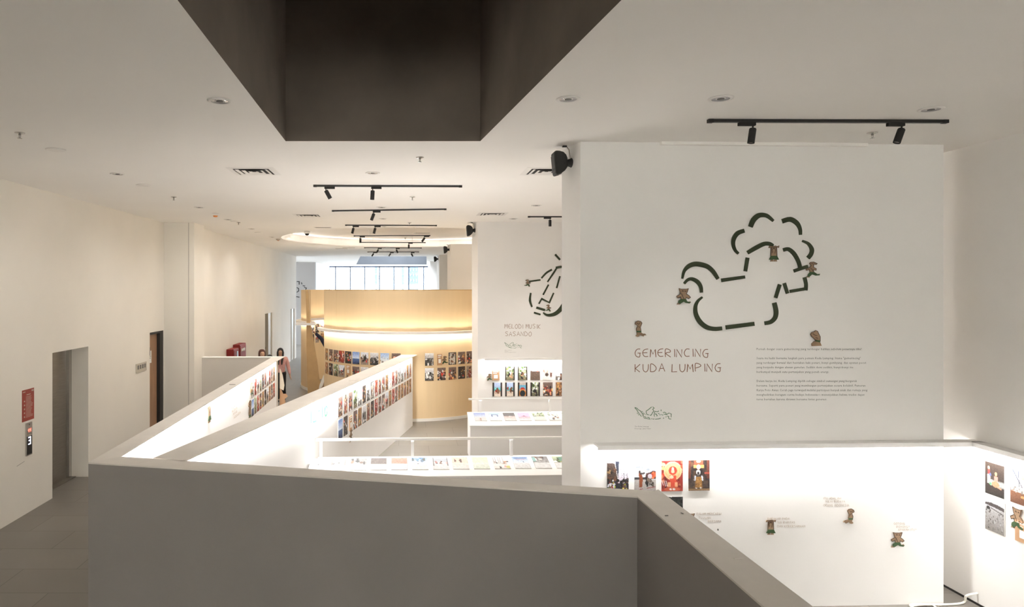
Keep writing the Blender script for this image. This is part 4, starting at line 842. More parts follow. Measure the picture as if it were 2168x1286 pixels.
# ------------------------------------------------------------------ cut-out figures
FIG = {
 'pillar': dict(body=[(-.2, .28), (.2, .28), (.17, .9), (.3, .88), (.33, 1.0), (.2, .96), (.1, 1.0), (-.1, .97), (-.28, 1.0), (-.33, .88), (-.18, .88)], green=[(-.2, .36), (.2, .36), (.32, .12), (.15, .1), (0, .14), (-.15, .1), (-.33, .12)], feet=[[(-.22, 0), (-.02, 0), (-.04, .14), (-.16, .14)], [(.02, 0), (.22, 0), (.16, .14), (.04, .14)]],
   ln=[[(-.1, .55), (-.12, .75), (0, .85), (.1, .75), (.06, .5)], [(-.2, .88), (.2, .9)]]),
 'stride': dict(body=[(-.3, 1), (-.17, .96), (.15, .96), (.28, 1), (.22, .78), (.16, .66), (.32, .56), (.42, .44), (.3, .36), (.14, .44), (.12, .3), (-.16, .3), (-.18, .48), (-.38, .4), (-.44, .52), (-.3, .6), (-.18, .66), (-.24, .8)], green=[(-.18, .34), (.14, .34), (.2, .2), (.42, .14), (.36, .06), (.1, .1), (0, .18), (-.22, .04), (-.36, .1), (-.34, .24)], feet=[[(-.42, 0), (-.22, 0), (-.2, .08), (-.36, .1)], [(.3, .07), (.46, .12), (.4, .2), (.28, .14)]],
   ln=[[(-.14, .66), (-.02, .4), (.06, .32)], [(-.12, .8), (-.08, .86), (-.02, .8)], [(.06, .8), (.1, .84), (.14, .8)]]),
 'dance': dict(body=[(-.1, .98), (.1, 1), (.34, .88), (.26, .82), (.12, .86), (.1, .66), (.28, .56), (.26, .46), (.1, .5), (.12, .34), (-.14, .34), (-.16, .5), (-.36, .46), (-.38, .56), (-.18, .62), (-.06, .76), (-.16, .9)], green=[(-.14, .36), (.12, .36), (.34, .22), (.5, .24), (.48, .14), (.22, .12), (0, .2), (-.18, .04), (-.3, .06), (-.28, .2)], feet=[[(-.34, 0), (-.14, 0), (-.14, .08), (-.3, .1)]],
   ln=[[(-.1, .6), (.02, .5), (.06, .4)], [(-.06, .9), (.06, .9)]]),
 'lift': dict(body=[(-.2, .92), (-.05, 1), (.12, .96), (.2, .86), (.14, .7), (.1, .6), (.14, .34), (-.14, .34), (-.16, .5), (-.08, .7), (-.24, .8)], green=[(-.15, .38), (.14, .38), (.15, .28), (-.14, .28)], feet=[[(-.14, .29), (.02, .29), (.1, .18), (.02, .02), (-.1, 0), (-.2, .06), (-.1, .16)], [(.02, .28), (.14, .28), (.26, .2), (.48, .1), (.4, .2), (.3, .02), (.12, .1)]],
   ln=[[(-.14, .86), (0, .78), (.06, .88)], [(-.02, .7), (.04, .56)]]),
 'bow': dict(body=[(-.1, .92), (.0, 1), (.12, .96), (.2, .8), (.3, .6), (.3, .32), (.02, .34), (-.08, .46), (-.26, .62), (-.32, .76), (-.24, .88)], green=[(.0, .4), (.3, .36), (.28, .24), (-.02, .3)], feet=[[(-.1, .3), (.1, .34), (.3, .26), (.4, .02), (-.22, 0), (-.24, .16)]],
   ln=[[(-.2, .8), (-.04, .7), (.1, .66)], [(.0, .55), (.16, .5)]])}
def figure(kind, fr, cx, ybase, hpx, label, flip=1, wpx=None, group='carved figures mounted on the walls'):
    """thin painted board figure standing on the wall, feet at (cx, ybase)"""
    f = FIG[kind]; wpx = wpx or hpx; m_ = lambda a, b: (cx+flip*a*wpx, ybase-b*hpx)
    t = thing('cutout_figure', label, 'cutout figure', fr(cx, ybase), 0, group)
    fr_ = lambda u_, v_, d=0: fr(u_, v_, d)
    MB().plate([m_(*p) for p in f['body']], fr_, .004, .013).build('body_board', M['fbrown'], t)
    MB().plate([m_(*p) for p in f['green']], fr_, .013, .016).build('skirt', M['fgreen'], t)
    for q in f['feet']: MB().plate([m_(*p) for p in q], fr_, .003, .012).build('foot', M['fbrown'], t)
    mb = MB()
    out = [m_(*p) for p in f['body']]; mb.ribbon(out+[out[0]], hpx*.03, fr_, .0125, .0145)
    for l in f['ln']: mb.ribbon([m_(*p) for p in l], hpx*.03, fr_, .0125, .0145)
    mb.build('outline', M['fline'], t)
    MB().plate([m_(-.05, .45), m_(.05, .45), m_(.05, .6), m_(-.05, .6)], fr_, .0005, .004).build('spacer', M['whitep'], t)
    return t
figure('pillar', FR1, 1637, 554, 33, 'small brown figure with raised hands inside the horse mural')
figure('dance', FR1, 1717.5, 588, 33, 'small brown dancing figure at the muzzle of the horse mural')
figure('stride', FR1, 1446.5, 645, 34, 'small brown striding figure below the tail of the horse mural')
figure('lift', FR1, 1351.5, 713.5, 34, 'small brown figure above the large title, one leg lifted')
figure('bow', FR1, 1725, 733, 33, 'small brown bowing figure above the printed paragraphs')
figure('pillar', FR1, 1630.5, 1132, 31, 'small brown figure with green skirt left of the BERAKAR PADA caption')
figure('lift', FR1, 1799, 1109, 32, 'small brown figure under the ITU ADALAH caption, leg lifted', flip=-1)
figure('stride', FR1, 1899, 1159, 32, 'small brown striding figure under the GOTONG ROYONG caption')
figure('stride', FR1, 1462, 1113, 26, 'brown figure mostly hidden by the parapet beside the DALAM MENCAPAI caption')
figure('dance', FR2, 1117, 607.5, 15, 'tiny brown figure at the left tip of the instrument mural', flip=-1)
figure('dance', FR2, 1161, 660, 14.5, 'tiny brown figure at the bottom of the instrument mural', flip=-1)
figure('dance', FR2, 1036, 806, 14, 'tiny brown figure beside the cardboard card below the instrument mural')
fwM = fr_wall((q0.x+u3.x*.53, q0.y+u3.y*.53, .65), u3, nM); figure('dance', fwM, .01, 0, .2, 'small figure holding the card on the middle partition')
cA = FRA(442, 895); fwA = fr_wall(cA, a3, nA); figure('pillar', fwA, 0, 0, .26, 'small pale figure alone on the white left partition')
cA = FRA(528, 897); fwA = fr_wall(cA, a3, nA); figure('lift', fwA, 0, 0, .42, 'larger pale figure below the prints on the left partition', wpx=.5)
cA = FRA(532, 838); fwA = fr_wall(cA, a3, nA); figure('stride', fwA, 0, 0, .2, 'small figure under the card on the left partition')
def fr_b(thd, z):
    th = R(thd); b_ = bp(th); return fr_wall((b_.x, b_.y, z), (math.cos(th), math.sin(th), 0), (math.sin(th), -math.cos(th), 0))
figure('dance', fr_b(22.2, 1.36), 0, 0, .19, 'small green and brown figure beside the booth card, right part')
figure('stride', fr_b(-40.6, .93), 0, 0, .12, 'small figure under the lower card on the left part of the booth')
# cards (brown cardboard with white lettering, the code square left plain)
def card(fr, x, y, w_, h, label, lines=None):
    t = thing('cardboard_card', label, 'card', fr(x, y), 0, 'cardboard cards beside the photographs')
    MB().plate([(x, y), (x+w_, y), (x+w_, y-h), (x, y-h)], fr, .001, .014).build('card_board', M['card'], t)
    if lines:
        mb = MB(); hand(lines[0], fr, x+w_*.1, y-h*.82, h*.09, w_*.78, h*.016, mb, jit=0); hand(lines[1], fr, x+w_*.1, y-h*.67, h*.09, w_*.6, h*.016, mb, jit=0)
        MB().add([(Vector(v)+Vector((-.0135, 0, 0))) for v in mb.v], mb.f).build('lettering', M['paper'], t)
    else:
        MB().plate([(x+w_*.12, y-h*.93), (x+w_*.85, y-h*.93), (x+w_*.85, y-h*.84), (x+w_*.12, y-h*.84)], fr, .0142, .0155).plate([(x+w_*.12, y-h*.76), (x+w_*.65, y-h*.76), (x+w_*.65, y-h*.69), (x+w_*.12, y-h*.69)], fr, .0142, .0155).build('lettering', M['paper'], t)
    MB().plate([(x+w_*.24, y-h*.56), (x+w_*.76, y-h*.56), (x+w_*.76, y-h*.2), (x+w_*.24, y-h*.2)], fr, .0142, .0155).build('blank_label', M['paper'], t)
card(FR2, 1041.7, 805.8, 15.6, 20.6, 'brown card left of the prints below the instrument mural')
fwR = fr_wall((RX, 6.375, .82), (0, -1, 0), (-1, 0, 0)); card(fwR, 0, 0, .2, .2, 'brown card reading NARASI FOTO at the right edge of the picture', ('NARASI', 'FOTO'))
fwR2 = fr_wall((RX, 6.355, .925), (0, -1, 0), (-1, 0, 0)); figure('stride', fwR2, 0, 0, .2, 'brown and green figure leaning behind the card on the right wall', wpx=.16)
card(fwM, -.07, -.19, .13, .24, 'brown card in the lower row of the middle partition')
cA = FRA(529.5, 832); card(fr_wall(cA, a3, nA), 0, 0, .16, .26, 'pale brown card left of the prints on the left partition')
card(fr_b(17.6, 1.335), 0, 0, .12, .27, 'tan card between prints on the right part of the booth')
card(fr_b(-41.6, 1.05), 0, 0, .14, .24, 'tan card in the lower row on the left part of the booth')

# ------------------------------------------------------------------ ceiling fittings
def fit_base(px, py): p = PC(px, py); return (p.x, p.y, ceil_z(p.x, p.y))
dl0 = thing('downlight', 'chrome downlight left of the dark shaft, nearest on that side', 'downlight', fit_base(465, 213), 0, 'recessed downlights in the ceiling')
MB().lathe([(.068, -.001), (.092, -.001), (.092, -.006), (.068, -.010), (.064, -.004)], seg=32).build('trim_ring', M['whitep'], dl0, local=True)
MB().lathe([(.0, -.0012), (.03, -.0015), (.066, -.006), (.066, -.008), (.03, -.003), (0, -.0025)], seg=32).build('reflector', M['chrome'], dl0, local=True)
MB().lathe([(0, -.0022), (.026, -.0022), (.026, -.009), (0, -.009)], seg=20).build('bulb', M['inkgrey'], dl0, local=True)
for px, py, lab in ((1203, 209, 'chrome downlight right of the dark shaft'), (1526, 208, 'chrome downlight just left above the near spotlight track'), (1971, 231, 'chrome downlight above the right end of the near track'), (789, 366, 'downlight between the shaft and the first middle track'),
                    (249, 368, 'downlight over the left corridor between two round speakers'), (808, 439, 'small downlight between the first and second middle tracks'), (811, 463, 'small downlight between the second and third middle tracks'), (1136, 435, 'small downlight near the short track by the fin'), (1087, 463, 'small downlight above the instrument mural wall'),
                    (422, 439, 'downlight over the corridor left of the orange detector'), (483, 465, 'downlight right of the orange detector'), (533, 484.5, 'distant downlight over the left corridor, third past the detector'), (576, 502, 'most distant downlight over the left corridor'), (813, 480, 'small downlight just behind the third middle track'), (821, 509, 'small downlight inside the oval recess, nearer one'), (822, 519, 'small downlight inside the oval recess, farther one')):
    q = dup(dl0, fit_base(px, py), label=lab)
    if q.location.y > 8 and px != 1087:
        ld = bpy.data.lights.new('downlight_fill', 'SPOT'); ld.energy = DOWN_W; ld.spot_size = R(165); ld.spot_blend = 1; ld.color = SOFT; ld.shadow_soft_size = .07  # lamps added inside these fittings as overhead fill light
        lo_ = bpy.data.objects.new('downlight_fill', ld); C.objects.link(lo_); lo_.location = Vector(q.location)-Vector((0, 0, .03))
for x_, y_, lab in ((3.6, 10.8, 'added unseen downlight behind the horse mural wall'), (3.6, 18.6, 'added unseen downlight behind the instrument mural wall'), (4.5, 21.8, 'second added unseen downlight behind the instrument mural wall'), (3.4, 26.5, 'added unseen downlight behind the third wall fin')):  # unseen bay lamps added to brighten the wall fins
    q = dup(dl0, (x_, y_, CZ), label=lab)
    ld = bpy.data.lights.new('downlight_fill', 'SPOT'); ld.energy = DOWN_W*(3.2 if y_ > 15 else 1); ld.spot_size = R(165); ld.spot_blend = 1; ld.color = WARM; ld.shadow_soft_size = .07
    lo_ = bpy.data.objects.new('downlight_fill', ld); C.objects.link(lo_); lo_.location = (x_, y_, CZ-.03)
sp0 = thing('ceiling_speaker', 'round beige ceiling speaker nearest on the left', 'ceiling speaker', fit_base(118, 317), 0, 'round speakers in the corridor ceiling')
MB().lathe([(.075, -.001), (.098, -.001), (.098, -.007), (.075, -.012)], seg=32).build('rim', M['whitep'], sp0, local=True)
MB().lathe([(0, -.0015), (.075, -.0015), (.075, -.009), (0, -.011)], seg=32).build('grille', M['cream'], sp0, local=True)
for px, py, lab in ((303, 392, 'round beige ceiling speaker over the middle of the corridor'), (497, 468.5, 'thin-looking distant round speaker beyond the orange detector'), (547, 492, 'most distant round ceiling speaker on the left')): dup(sp0, fit_base(px, py), label=lab)
k0 = thing('sprinkler', 'sprinkler head nearest the left edge of the picture', 'sprinkler', fit_base(42, 281), 0, 'sprinkler heads under the ceiling')
MB().lathe([(0, -.001), (.045, -.001), (.045, -.006), (.02, -.014), (0, -.014)], seg=20).build('rosette', M['steel2'], k0, local=True)
MB().lathe([(0, -.012), (.012, -.012), (.009, -.045), (.006, -.05), (0, -.05)], seg=12).lathe([(0, -.050), (.020, -.051), (.020, -.054), (0, -.055)], seg=16).build('nozzle', M['steel2'], k0, local=True)
for px, py, lab in ((368, 417, 'sprinkler head over the left corridor between speaker and detector'), (889, 333, 'sprinkler head just behind the dark shaft'), (873, 417, 'sprinkler head right of the first middle track'), (1847, 281, 'sprinkler head between the two spots of the near track'), (505, 471, 'distant sprinkler head over the left corridor'), (867, 471.5, 'distant sprinkler head beyond the second middle track'), (858, 504, 'distant sprinkler head inside the oval recess')): dup(k0, fit_base(px, py), label=lab)
d0 = thing('smoke_detector', 'white and orange smoke detector over the left corridor', 'smoke detector', fit_base(456, 452), 0)
MB().lathe([(0, -.001), (.07, -.001), (.068, -.03), (.05, -.045), (0, -.045)], seg=24).build('housing', M['whitep'], d0, local=True)
MB().lathe([(0, -.045), (.046, -.045), (.036, -.07), (0, -.075)], seg=24).build('dome', M['orange'], d0, local=True)
d1 = thing('smoke_detector', 'small distant smoke detector near the oval recess edge', 'smoke detector', fit_base(589, 506), 0)
MB().lathe([(0, -.001), (.07, -.001), (.06, -.04), (0, -.05)], seg=20).build('housing', M['cream'], d1, local=True)
MB().lathe([(0, -.049), (.03, -.049), (.02, -.06), (0, -.062)], seg=16).build('dome', M['orange'], d1, local=True)
c0 = thing('dome_camera', 'small dome security camera in front of the oval recess', 'security camera', fit_base(650, 490), 0)
MB().lathe([(0, -.001), (.075, -.001), (.075, -.05), (.06, -.06), (0, -.06)], seg=24).build('housing', M['whitep'], c0, local=True)
MB().lathe([(.052, -.059), (.05, -.085), (.03, -.105), (0, -.112)], seg=24).build('lens_dome', M['blackm'], c0, local=True)
def vent(px, py, label, s=.6, rz=0, first=None):
    loc = fit_base(px, py)
    if first: return dup(first, loc, (0, 0, rz), label)
    t = thing('air_diffuser', label, 'air vent', loc, rz, 'square air diffusers in the ceiling')
    mb = MB(); h = s/2
    for a_, b_ in ((h, h-.07),):
        for q in range(4):
            M4 = Matrix.Rotation(q*PI/2, 4, 'Z'); mb.add([M4 @ Vector(v) for v in ((-a_, -a_, -.001), (a_, -a_, -.001), (b_, -b_, -.008), (-b_, -b_, -.008))], [(0, 1, 2, 3)])
    mb.build('frame', M['whitep'], t, local=True)
    MB().box(-h+.07, h-.07, -h+.07, h-.07, -.003, -.001).build('dark_core', M['blackm'], t, local=True)
    for k in range(3):
        r0 = .20-.07*k; mb = MB()
        for q in range(4):
            M4 = Matrix.Rotation(q*PI/2, 4, 'Z'); r1 = r0-.038; mb.add([M4 @ Vector(v) for v in ((-r0, -r0, -.012), (r0, -r0, -.012), (r1, -r1, -.004), (-r1, -r1, -.004))], [(0, 1, 2, 3)])
        mb.build('louvre', M['whitep'], t, local=True)
    return t
v0 = vent(538, 363, 'square white air diffuser left of the first middle track', .58)
vent(1157, 363, 'square white air diffuser behind the near black speaker', first=v0)
vent(653, 456.5, 'flat-looking air diffuser left of the second middle track', first=v0)
vent(1042, 453.5, 'air diffuser left of the short track by the fin', first=v0)
def grille(px, py, w_, d, label):
    loc = fit_base(px, py); t = thing('linear_grille', label, 'air grille', loc, 0, 'long slot grilles in the ceiling')
    MB().box(-w_/2, w_/2, -d/2, d/2, -.008, -.001).build('frame', M['whitep'], t, local=True)
    for k in range(3): MB().box(-w_/2+.03, w_/2-.03, -d/2+d*(k+.6)/3.6, -d/2+d*(k+1.0)/3.6, -.0105, -.008).build('slot', M['inkgrey'], t, local=True)
grille(684, 481.5, .42, .15, 'slot grille beside the dome camera'); grille(893, 493.5, .55, .18, 'slot grille at the right inside the oval recess'); grille(965, 511.5, .65, .2, 'slot grille near the third wall fin'); grille(723, 512, .5, .15, 'slot grille in the oval recess, left and nearer'); grille(738, 524.5, .5, .15, 'slot grille in the oval recess, left and farther')

# tracks and spotlights
def track(pxa, pxb, pya, pyb, label):
    a_, b_ = P(pxa, pya, CZ-.015), P(pxb, pyb, CZ-.015); c = (a_+b_)/2
    zt = CZ
    t = thing('light_track', label, 'light track', (c.x, c.y, CZ), 0, 'black spotlight tracks under the ceiling')
    d = (b_-a_).xy.normalized(); nn = Vector((-d.y, d.x))*.018
    pr = [tuple(a_.xy+nn), tuple(b_.xy+nn), tuple(b_.xy-nn), tuple(a_.xy-nn)]
    MB().prism(pr, CZ-.026, CZ-.001).build('rail', M['black'], t)
    for e, s_ in ((a_, 1), (b_, -1)):
        q = e.xy+d*s_*.02; MB().box(q.x-.022, q.x+.022, q.y-.021, q.y+.021, CZ-.029, CZ-.0005).build('end_cap', M['blackm'], t)
    if ceil_z(c.x, c.y) > CZ:
        for f_ in (.2, .8):
            q = a_.lerp(b_, f_); MB().tube([(q.x, q.y, CZ-.01), (q.x, q.y, RZ)], .006).build('hanger', M['whitep'], t)
    return a_, b_
tracks = [((664, 978, 394, 395), 'black track nearest in the middle, carrying two spots'), ((703, 945, 447, 443.5), 'slightly skewed black track, second in the middle row'), ((731, 925, 477.3, 478), 'third black track in the middle row'), ((749, 911, 500, 499), 'fourth black track in the middle row, under the oval recess'),
          ((761, 901, 513.5, 514), 'fifth black track in the middle row, with one spot'), ((771, 893, 525, 525.5), 'sixth black track in the middle row, with two spots'), ((778, 887, 534, 534), 'farthest black track, with three spots'), ((1499, 2005, 256.5, 258), 'long black track in front of the horse mural wall'), ((1118, 1240, 459.5, 459.5), 'short black track above the instrument mural, cut by the near fin')]
TR = [track(*a_, l_) for a_, l_ in tracks]
def spot(px, py_unused, tr, tilt, side, label, lean=0):
    a_, b_ = TR[tr]; f_ = ((px-CX)/F*a_.y-a_.x)/(b_.x-a_.x) if abs(a_.y-b_.y) < .01 else None
    if f_ is None:
        f_ = .5
        for _ in range(12):
            q = a_.lerp(b_, f_); f_ = ((px-CX)/F*q.y-a_.x)/(b_.x-a_.x)
    q = a_.lerp(b_, f_)
    t = thing('spotlight', label, 'spotlight', (q.x, q.y, CZ), 0, 'black track spotlights')
    x0, x1 = (-.02, .125) if side > 0 else (-.125, .02)
    bevel(MB().box(x0, x1, -.018, .018, -.055, -.0265).build('adapter', M['blackm'], t, local=True), .003)
    MB().tube([(0, 0, -.054), (0, 0, -.088)], .007).build('stem', M['blackm'], t, local=True)
    MM = Matrix.Translation((0, 0, -.078)) @ Matrix.Rotation(R(tilt), 4, 'Y') @ Matrix.Rotation(R(lean), 4, 'X')
    h = MB().lathe([(0, .002), (.024, .002), (.029, -.006), (.029, -.128), (.0245, -.128), (.0245, -.115), (0, -.115)], MM, 24).build('head', M['blackm'], t, local=True)
    MB().lathe([(0, -.1155), (.023, -.1155), (.018, -.124), (0, -.121)], MM, 20).build('lens', M['steel2'], h, local=True)
    ld = bpy.data.lights.new('spot_lamp', 'SPOT'); ld.energy = SPOT_W*(3.5 if tr == 8 else 1); ld.spot_size = R(95); ld.spot_blend = 1; ld.color = SOFT; ld.shadow_soft_size = .02
    lo_ = bpy.data.objects.new('spot_lamp', ld); C.objects.link(lo_); lo_.matrix_world = Matrix.Translation(t.location) @ MM @ Matrix.Translation((0, 0, -.135))
for a_ in ((690, 0, 0, -28, 1, 'left black spotlight on the first middle track, angled right', 12), (789, 0, 0, 3, 1, 'right black spotlight on the first middle track, hanging straight'), (791.5, 0, 1, 22, 1, 'single black spotlight on the skewed second track', 15), (748.5, 0, 2, 14, 1, 'left black spotlight on the third middle track'), (794.5, 0, 2, 14, 1, 'right black spotlight on the third middle track'),
           (763, 0, 3, 0, 1, 'left black spotlight on the fourth middle track'), (899, 0, 3, 35, 1, 'right black spotlight on the fourth middle track'), (865.5, 0, 4, 0, 1, 'single black spotlight on the fifth middle track'), (801, 0, 5, 30, 1, 'left black spotlight on the sixth middle track'), (839, 0, 5, -25, 1, 'right black spotlight on the sixth middle track'),
           (791, 0, 6, 35, 1, 'left black spotlight on the farthest track'), (827, 0, 6, 35, 1, 'middle black spotlight on the farthest track'), (871, 0, 6, -25, 1, 'right black spotlight on the farthest track'), (1594, 0, 7, 8, -1, 'left black spotlight above the horse mural'), (1909, 0, 7, 20, -1, 'right black spotlight above the horse mural, tilted'), (1164.5, 0, 8, 0, -1, 'black spotlight above the instrument mural')): spot(*a_)

# loudspeakers on the fin ends
sk0 = None
out = [(490, 395), (600, 400), (700, 430), (770, 500), (800, 580), (820, 780), (740, 890), (650, 960), (510, 1000), (492, 850), (480, 700), (465, 450)]
pxm = 11.69*209      # crop pixels per metre at the nearest fin
for i, (lab) in enumerate(('large black wall speaker on the near fin end', 'black wall speaker on the end of the second fin', 'small black wall speaker on the third fin end', 'tiny black wall speaker on the fourth fin end')):
    x, y = FIN[i]; xw = x-.045; yw = y+.2; loc = (xw, yw, 4.65)
    if sk0 is None:
        sk0 = thing('wall_speaker', lab, 'speaker', loc, 0, 'black speakers mounted on the fin ends'); s_ = sk0
        q = [((a_-915)/pxm-.004, -(b_-300)/pxm-.02) for a_, b_ in out]; n_ = len(q)
        mb = MB(); mb.add([(a_, -.085, b_) for a_, b_ in q]+[(a_, .085, b_) for a_, b_ in q], [tuple(range(n_)), tuple(range(n_, 2*n_))[::-1]]+[(k, (k+1) % n_, n_+(k+1) % n_, n_+k) for k in range(n_)])
        bevel(mb.build('cabinet', M['blackm'], s_, local=True), .02, 3)
        MB().add([(q[-1][0]-.003, -.07, q[-1][1]-.02), (q[-1][0]-.003, .07, q[-1][1]-.02), (q[8][0]-.004, .07, q[8][1]+.03), (q[8][0]-.004, -.07, q[8][1]+.03)], [(0, 1, 2, 3)]).build('grille', M['dark'], s_, local=True)
        zz = -(675-300)/pxm-.02
        MB().lathe([(.045, 0), (.05, .01), (.04, .03), (.035, .05), (.03, .07)], Matrix.Translation((.012, 0, zz)) @ Matrix.Rotation(-PI/2, 4, 'Y') @ Matrix.Translation((0, 0, 0)), 20).build('mount', M['blackm'], s_, local=True)
        MB().tube([(-.055, 0, -.004), (-.045, 0, -.008), (-.02, 0, -.04), (-.008, 0, zz+.05)], .006).build('cable', M['steel'], s_, local=True)
        MB().box(-.085, -.045, -.02, .02, -.012, -.001).build('ceiling_clip', M['blackm'], s_, local=True)
    else: dup(sk0, loc, label=lab)

# ------------------------------------------------------------------ lift, doors, wall fittings on the left
t = thing('lift_door', 'brushed steel lift door set back in the left wall', 'lift door', (XB, (LY0+LY1)/2, 0))
MB().box(XB-.04, XB, LY0-.2, LY1-.02, .01, LT+.1).build('door_leaf', M['steel'], t)
MB().box(XB, XB+.05, LY1-.09, LY1-.001, .01, LT-.001).build('jamb', M['steel2'], t)
MB().box(XB, XB+.05, LY0+.001, LY0+.06, .01, LT-.001).build('jamb', M['steel2'], t)
MB().box(XB-.04, XB+.12, LY0+.001, LY1-.001, .0, .012).build('sill', M['steel'], t)
MB().box(XB, XB+.012, LY0+.56, LY0+.575, .015, LT-.01).build('centre_seam', M['dark'], t)
t = thing('door_1', 'brown wooden door with dark frame beside the cream pillar', 'door', (LX-.1, DY0, 0)); t['kind'] = 'structure'
MB().box(LX-.12, LX-.075, DY0+.001, DY1-.2, .005, DT-.05).build('door_leaf', M['door'], t)
MB().box(LX-.14, LX-.005, DY1-.2, DY1-.001, 0, DT-.001).build('door_frame', M['dark'], t)
MB().box(LX-.14, LX-.005, DY0+.001, DY1-.2, DT-.05, DT-.001).build('door_frame', M['dark'], t)
MB().box(XB, XB+.02, DY0, DY1, 0, DT).build('backing', M['dark'], t)
xs_ = LX-.07
o = MB().box(xs_-.004, xs_, 14.2, 14.45, 1.60, 1.86).box(xs_, xs_+.002, 14.23, 14.42, 1.735, 1.745, 1).box(xs_, xs_+.002, 14.25, 14.40, 1.70, 1.712, 1).build('paper_notice', [M['paper'], M['ink']]); tag(o, 'white paper notice taped to the brown door', 'notice')
o = MB().box(xs_, xs_+.02, 14.30, 14.33, 1.76, 1.94).build('door_handle_strap', M['black']); tag(o, 'short black strap hanging above the door notice', 'strap')
for i, (a_, b_, t_) in enumerate(ops):
    x = w2(a_); lab = ('narrow doorway with dark glass in the far left wall', 'farthest narrow doorway at the end of the left wall')[i]
    t = thing('door_%d' % (i+2), lab, 'door', (x-.12, a_, 0)); t['kind'] = 'structure'
    MB().box(x-.2, x-.16, a_+.001, b_-.001, .01, t_-.01).build('glass_leaf', M['glassdark'] if i == 0 else M['cream'], t)
    MB().box(x-.26, x-.04, b_-.55, b_-.001, 0, t_-.001).build('side_lining', M['cream'], t)
    MB().box(x-.16, x-.12, a_+.1, b_-.56, .98, 1.04).build('push_bar', M['steel2'], t)
# red fire cabinets
for y0_, y1_, z1_, lab in ((18.65, 19.22, 1.50, 'lower red fire cabinet with a narrow glass window'), (19.36, 20.1, 1.57, 'taller red fire cabinet with white valve symbols')):
    x = w2(y0_); t = thing('fire_cabinet', lab, 'fire cabinet', (x, y0_, .5), 0, 'red fire cabinets on the left wall')
    bevel(MB().box(x+.004, x+.2, y0_, y1_, .45, z1_).build('cabinet', M['red'], t), .008)
    bevel(MB().box(x+.2, x+.212, y0_+.03, y1_-.03, .48, z1_-.03).build('door', M['red'], t), .004)
    if z1_ < 1.55:
        MB().box(x+.212, x+.218, y0_+.3, y0_+.46, 1.1, 1.42).build('glass', M['glassdark'], t)
    else:
        mb = MB()
        for q in range(3): mb.lathe([(0, 0), (.05, 0), (.05, .012), (0, .012)], Matrix.Translation((x+.212, y0_+.2+.15*q, 1.40)) @ Matrix.Rotation(PI/2, 4, 'Y'), 14)
        mb.build('symbol', M['paper'], t)
# lift sign, call panel, switch plate
def on_left(y0_, y1_, z0_, z1_, d0, d1): return MB().box(LX+d0, LX+d1, y0_, y1_, z0_, z1_)
t = thing('wall_sign', 'red printed notice sheet beside the lift', 'sign', (LX, 9.45, 1.3))
on_left(9.455, 9.755, 1.315, 1.76, .0005, .006).build('sheet', M['rust'], t)
mb = MB(); rr = random.Random(4)
for k in range(17):
    z = 1.655-k*.018; mb.box(LX+.006, LX+.0075, 9.545, 9.545+rr.uniform(.12, .18), z, z+.005)
for k in range(5): mb.box(LX+.006, LX+.0075, 9.495, 9.52, 1.37+k*.055, 1.39+k*.055)
mb.box(LX+.006, LX+.0075, 9.56, 9.66, 1.68, 1.69).box(LX+.006, LX+.0075, 9.47, 9.53, 1.725, 1.735).box(LX+.006, LX+.0075, 9.69, 9.72, 1.72, 1.742).box(LX+.006, LX+.0075, 9.732, 9.744, 1.715, 1.745)
mb.build('printed_lines', M['pale'], t)
t = thing('lift_call_panel', 'slim steel lift call panel with red and white display', 'lift panel', (LX, 9.6, .8))
on_left(9.54, 9.685, .82, 1.285, .0, .018).build('plate', M['steel2'], t)
on_left(9.55, 9.675, .835, 1.09, .018, .021).build('screen', M['dark'], t)
frp = lambda u_, v_, d=0: Vector((LX+.021+d, 9.55+u_, v_))
MB().ribbon([(.03, 1.075), (.085, 1.075), (.085, 1.03), (.04, 1.03)], .013, frp, 0, .002).ribbon([(.085, 1.03), (.085, .98), (.03, .98)], .013, frp, 0, .002).build('floor_numeral', M['bluelit'], t)
MB().ribbon([(.03, 1.175), (.05, 1.195), (.05, 1.15)], .012, frp, -.003, .0).ribbon([(.075, 1.175), (.095, 1.195), (.095, 1.15)], .012, frp, -.003, .0).build('red_numeral', M['redlit'], t)
MB().lathe([(0, 0), (.009, 0), (.009, .003), (0, .003)], Matrix.Translation((LX+.018, 9.61, 1.255)) @ Matrix.Rotation(PI/2, 4, 'Y'), 12).build('keyhole', M['dark'], t)
t = thing('switch_plate', 'cream plate with four light switches left of the door', 'switch', (LX, 13.45, 1.55))
on_left(13.43, 13.97, 1.50, 1.68, 0, .012).build('plate', M['cream'], t)
for k in range(4): on_left(13.50+k*.115, 13.56+k*.115, 1.565, 1.645, .012, .018).build('rocker', M['inkgrey'], t)
# scratches
o = on_left(9.33, 9.52, .73, .735, .0003, .001); o.v = [(v[0], v[1], v[2]+(v[1]-9.33)*.12) for v in o.v]; tag(o.build('wall_scratch', M['inkgrey']), 'thin dark scratch below the lift panel', 'scratch')

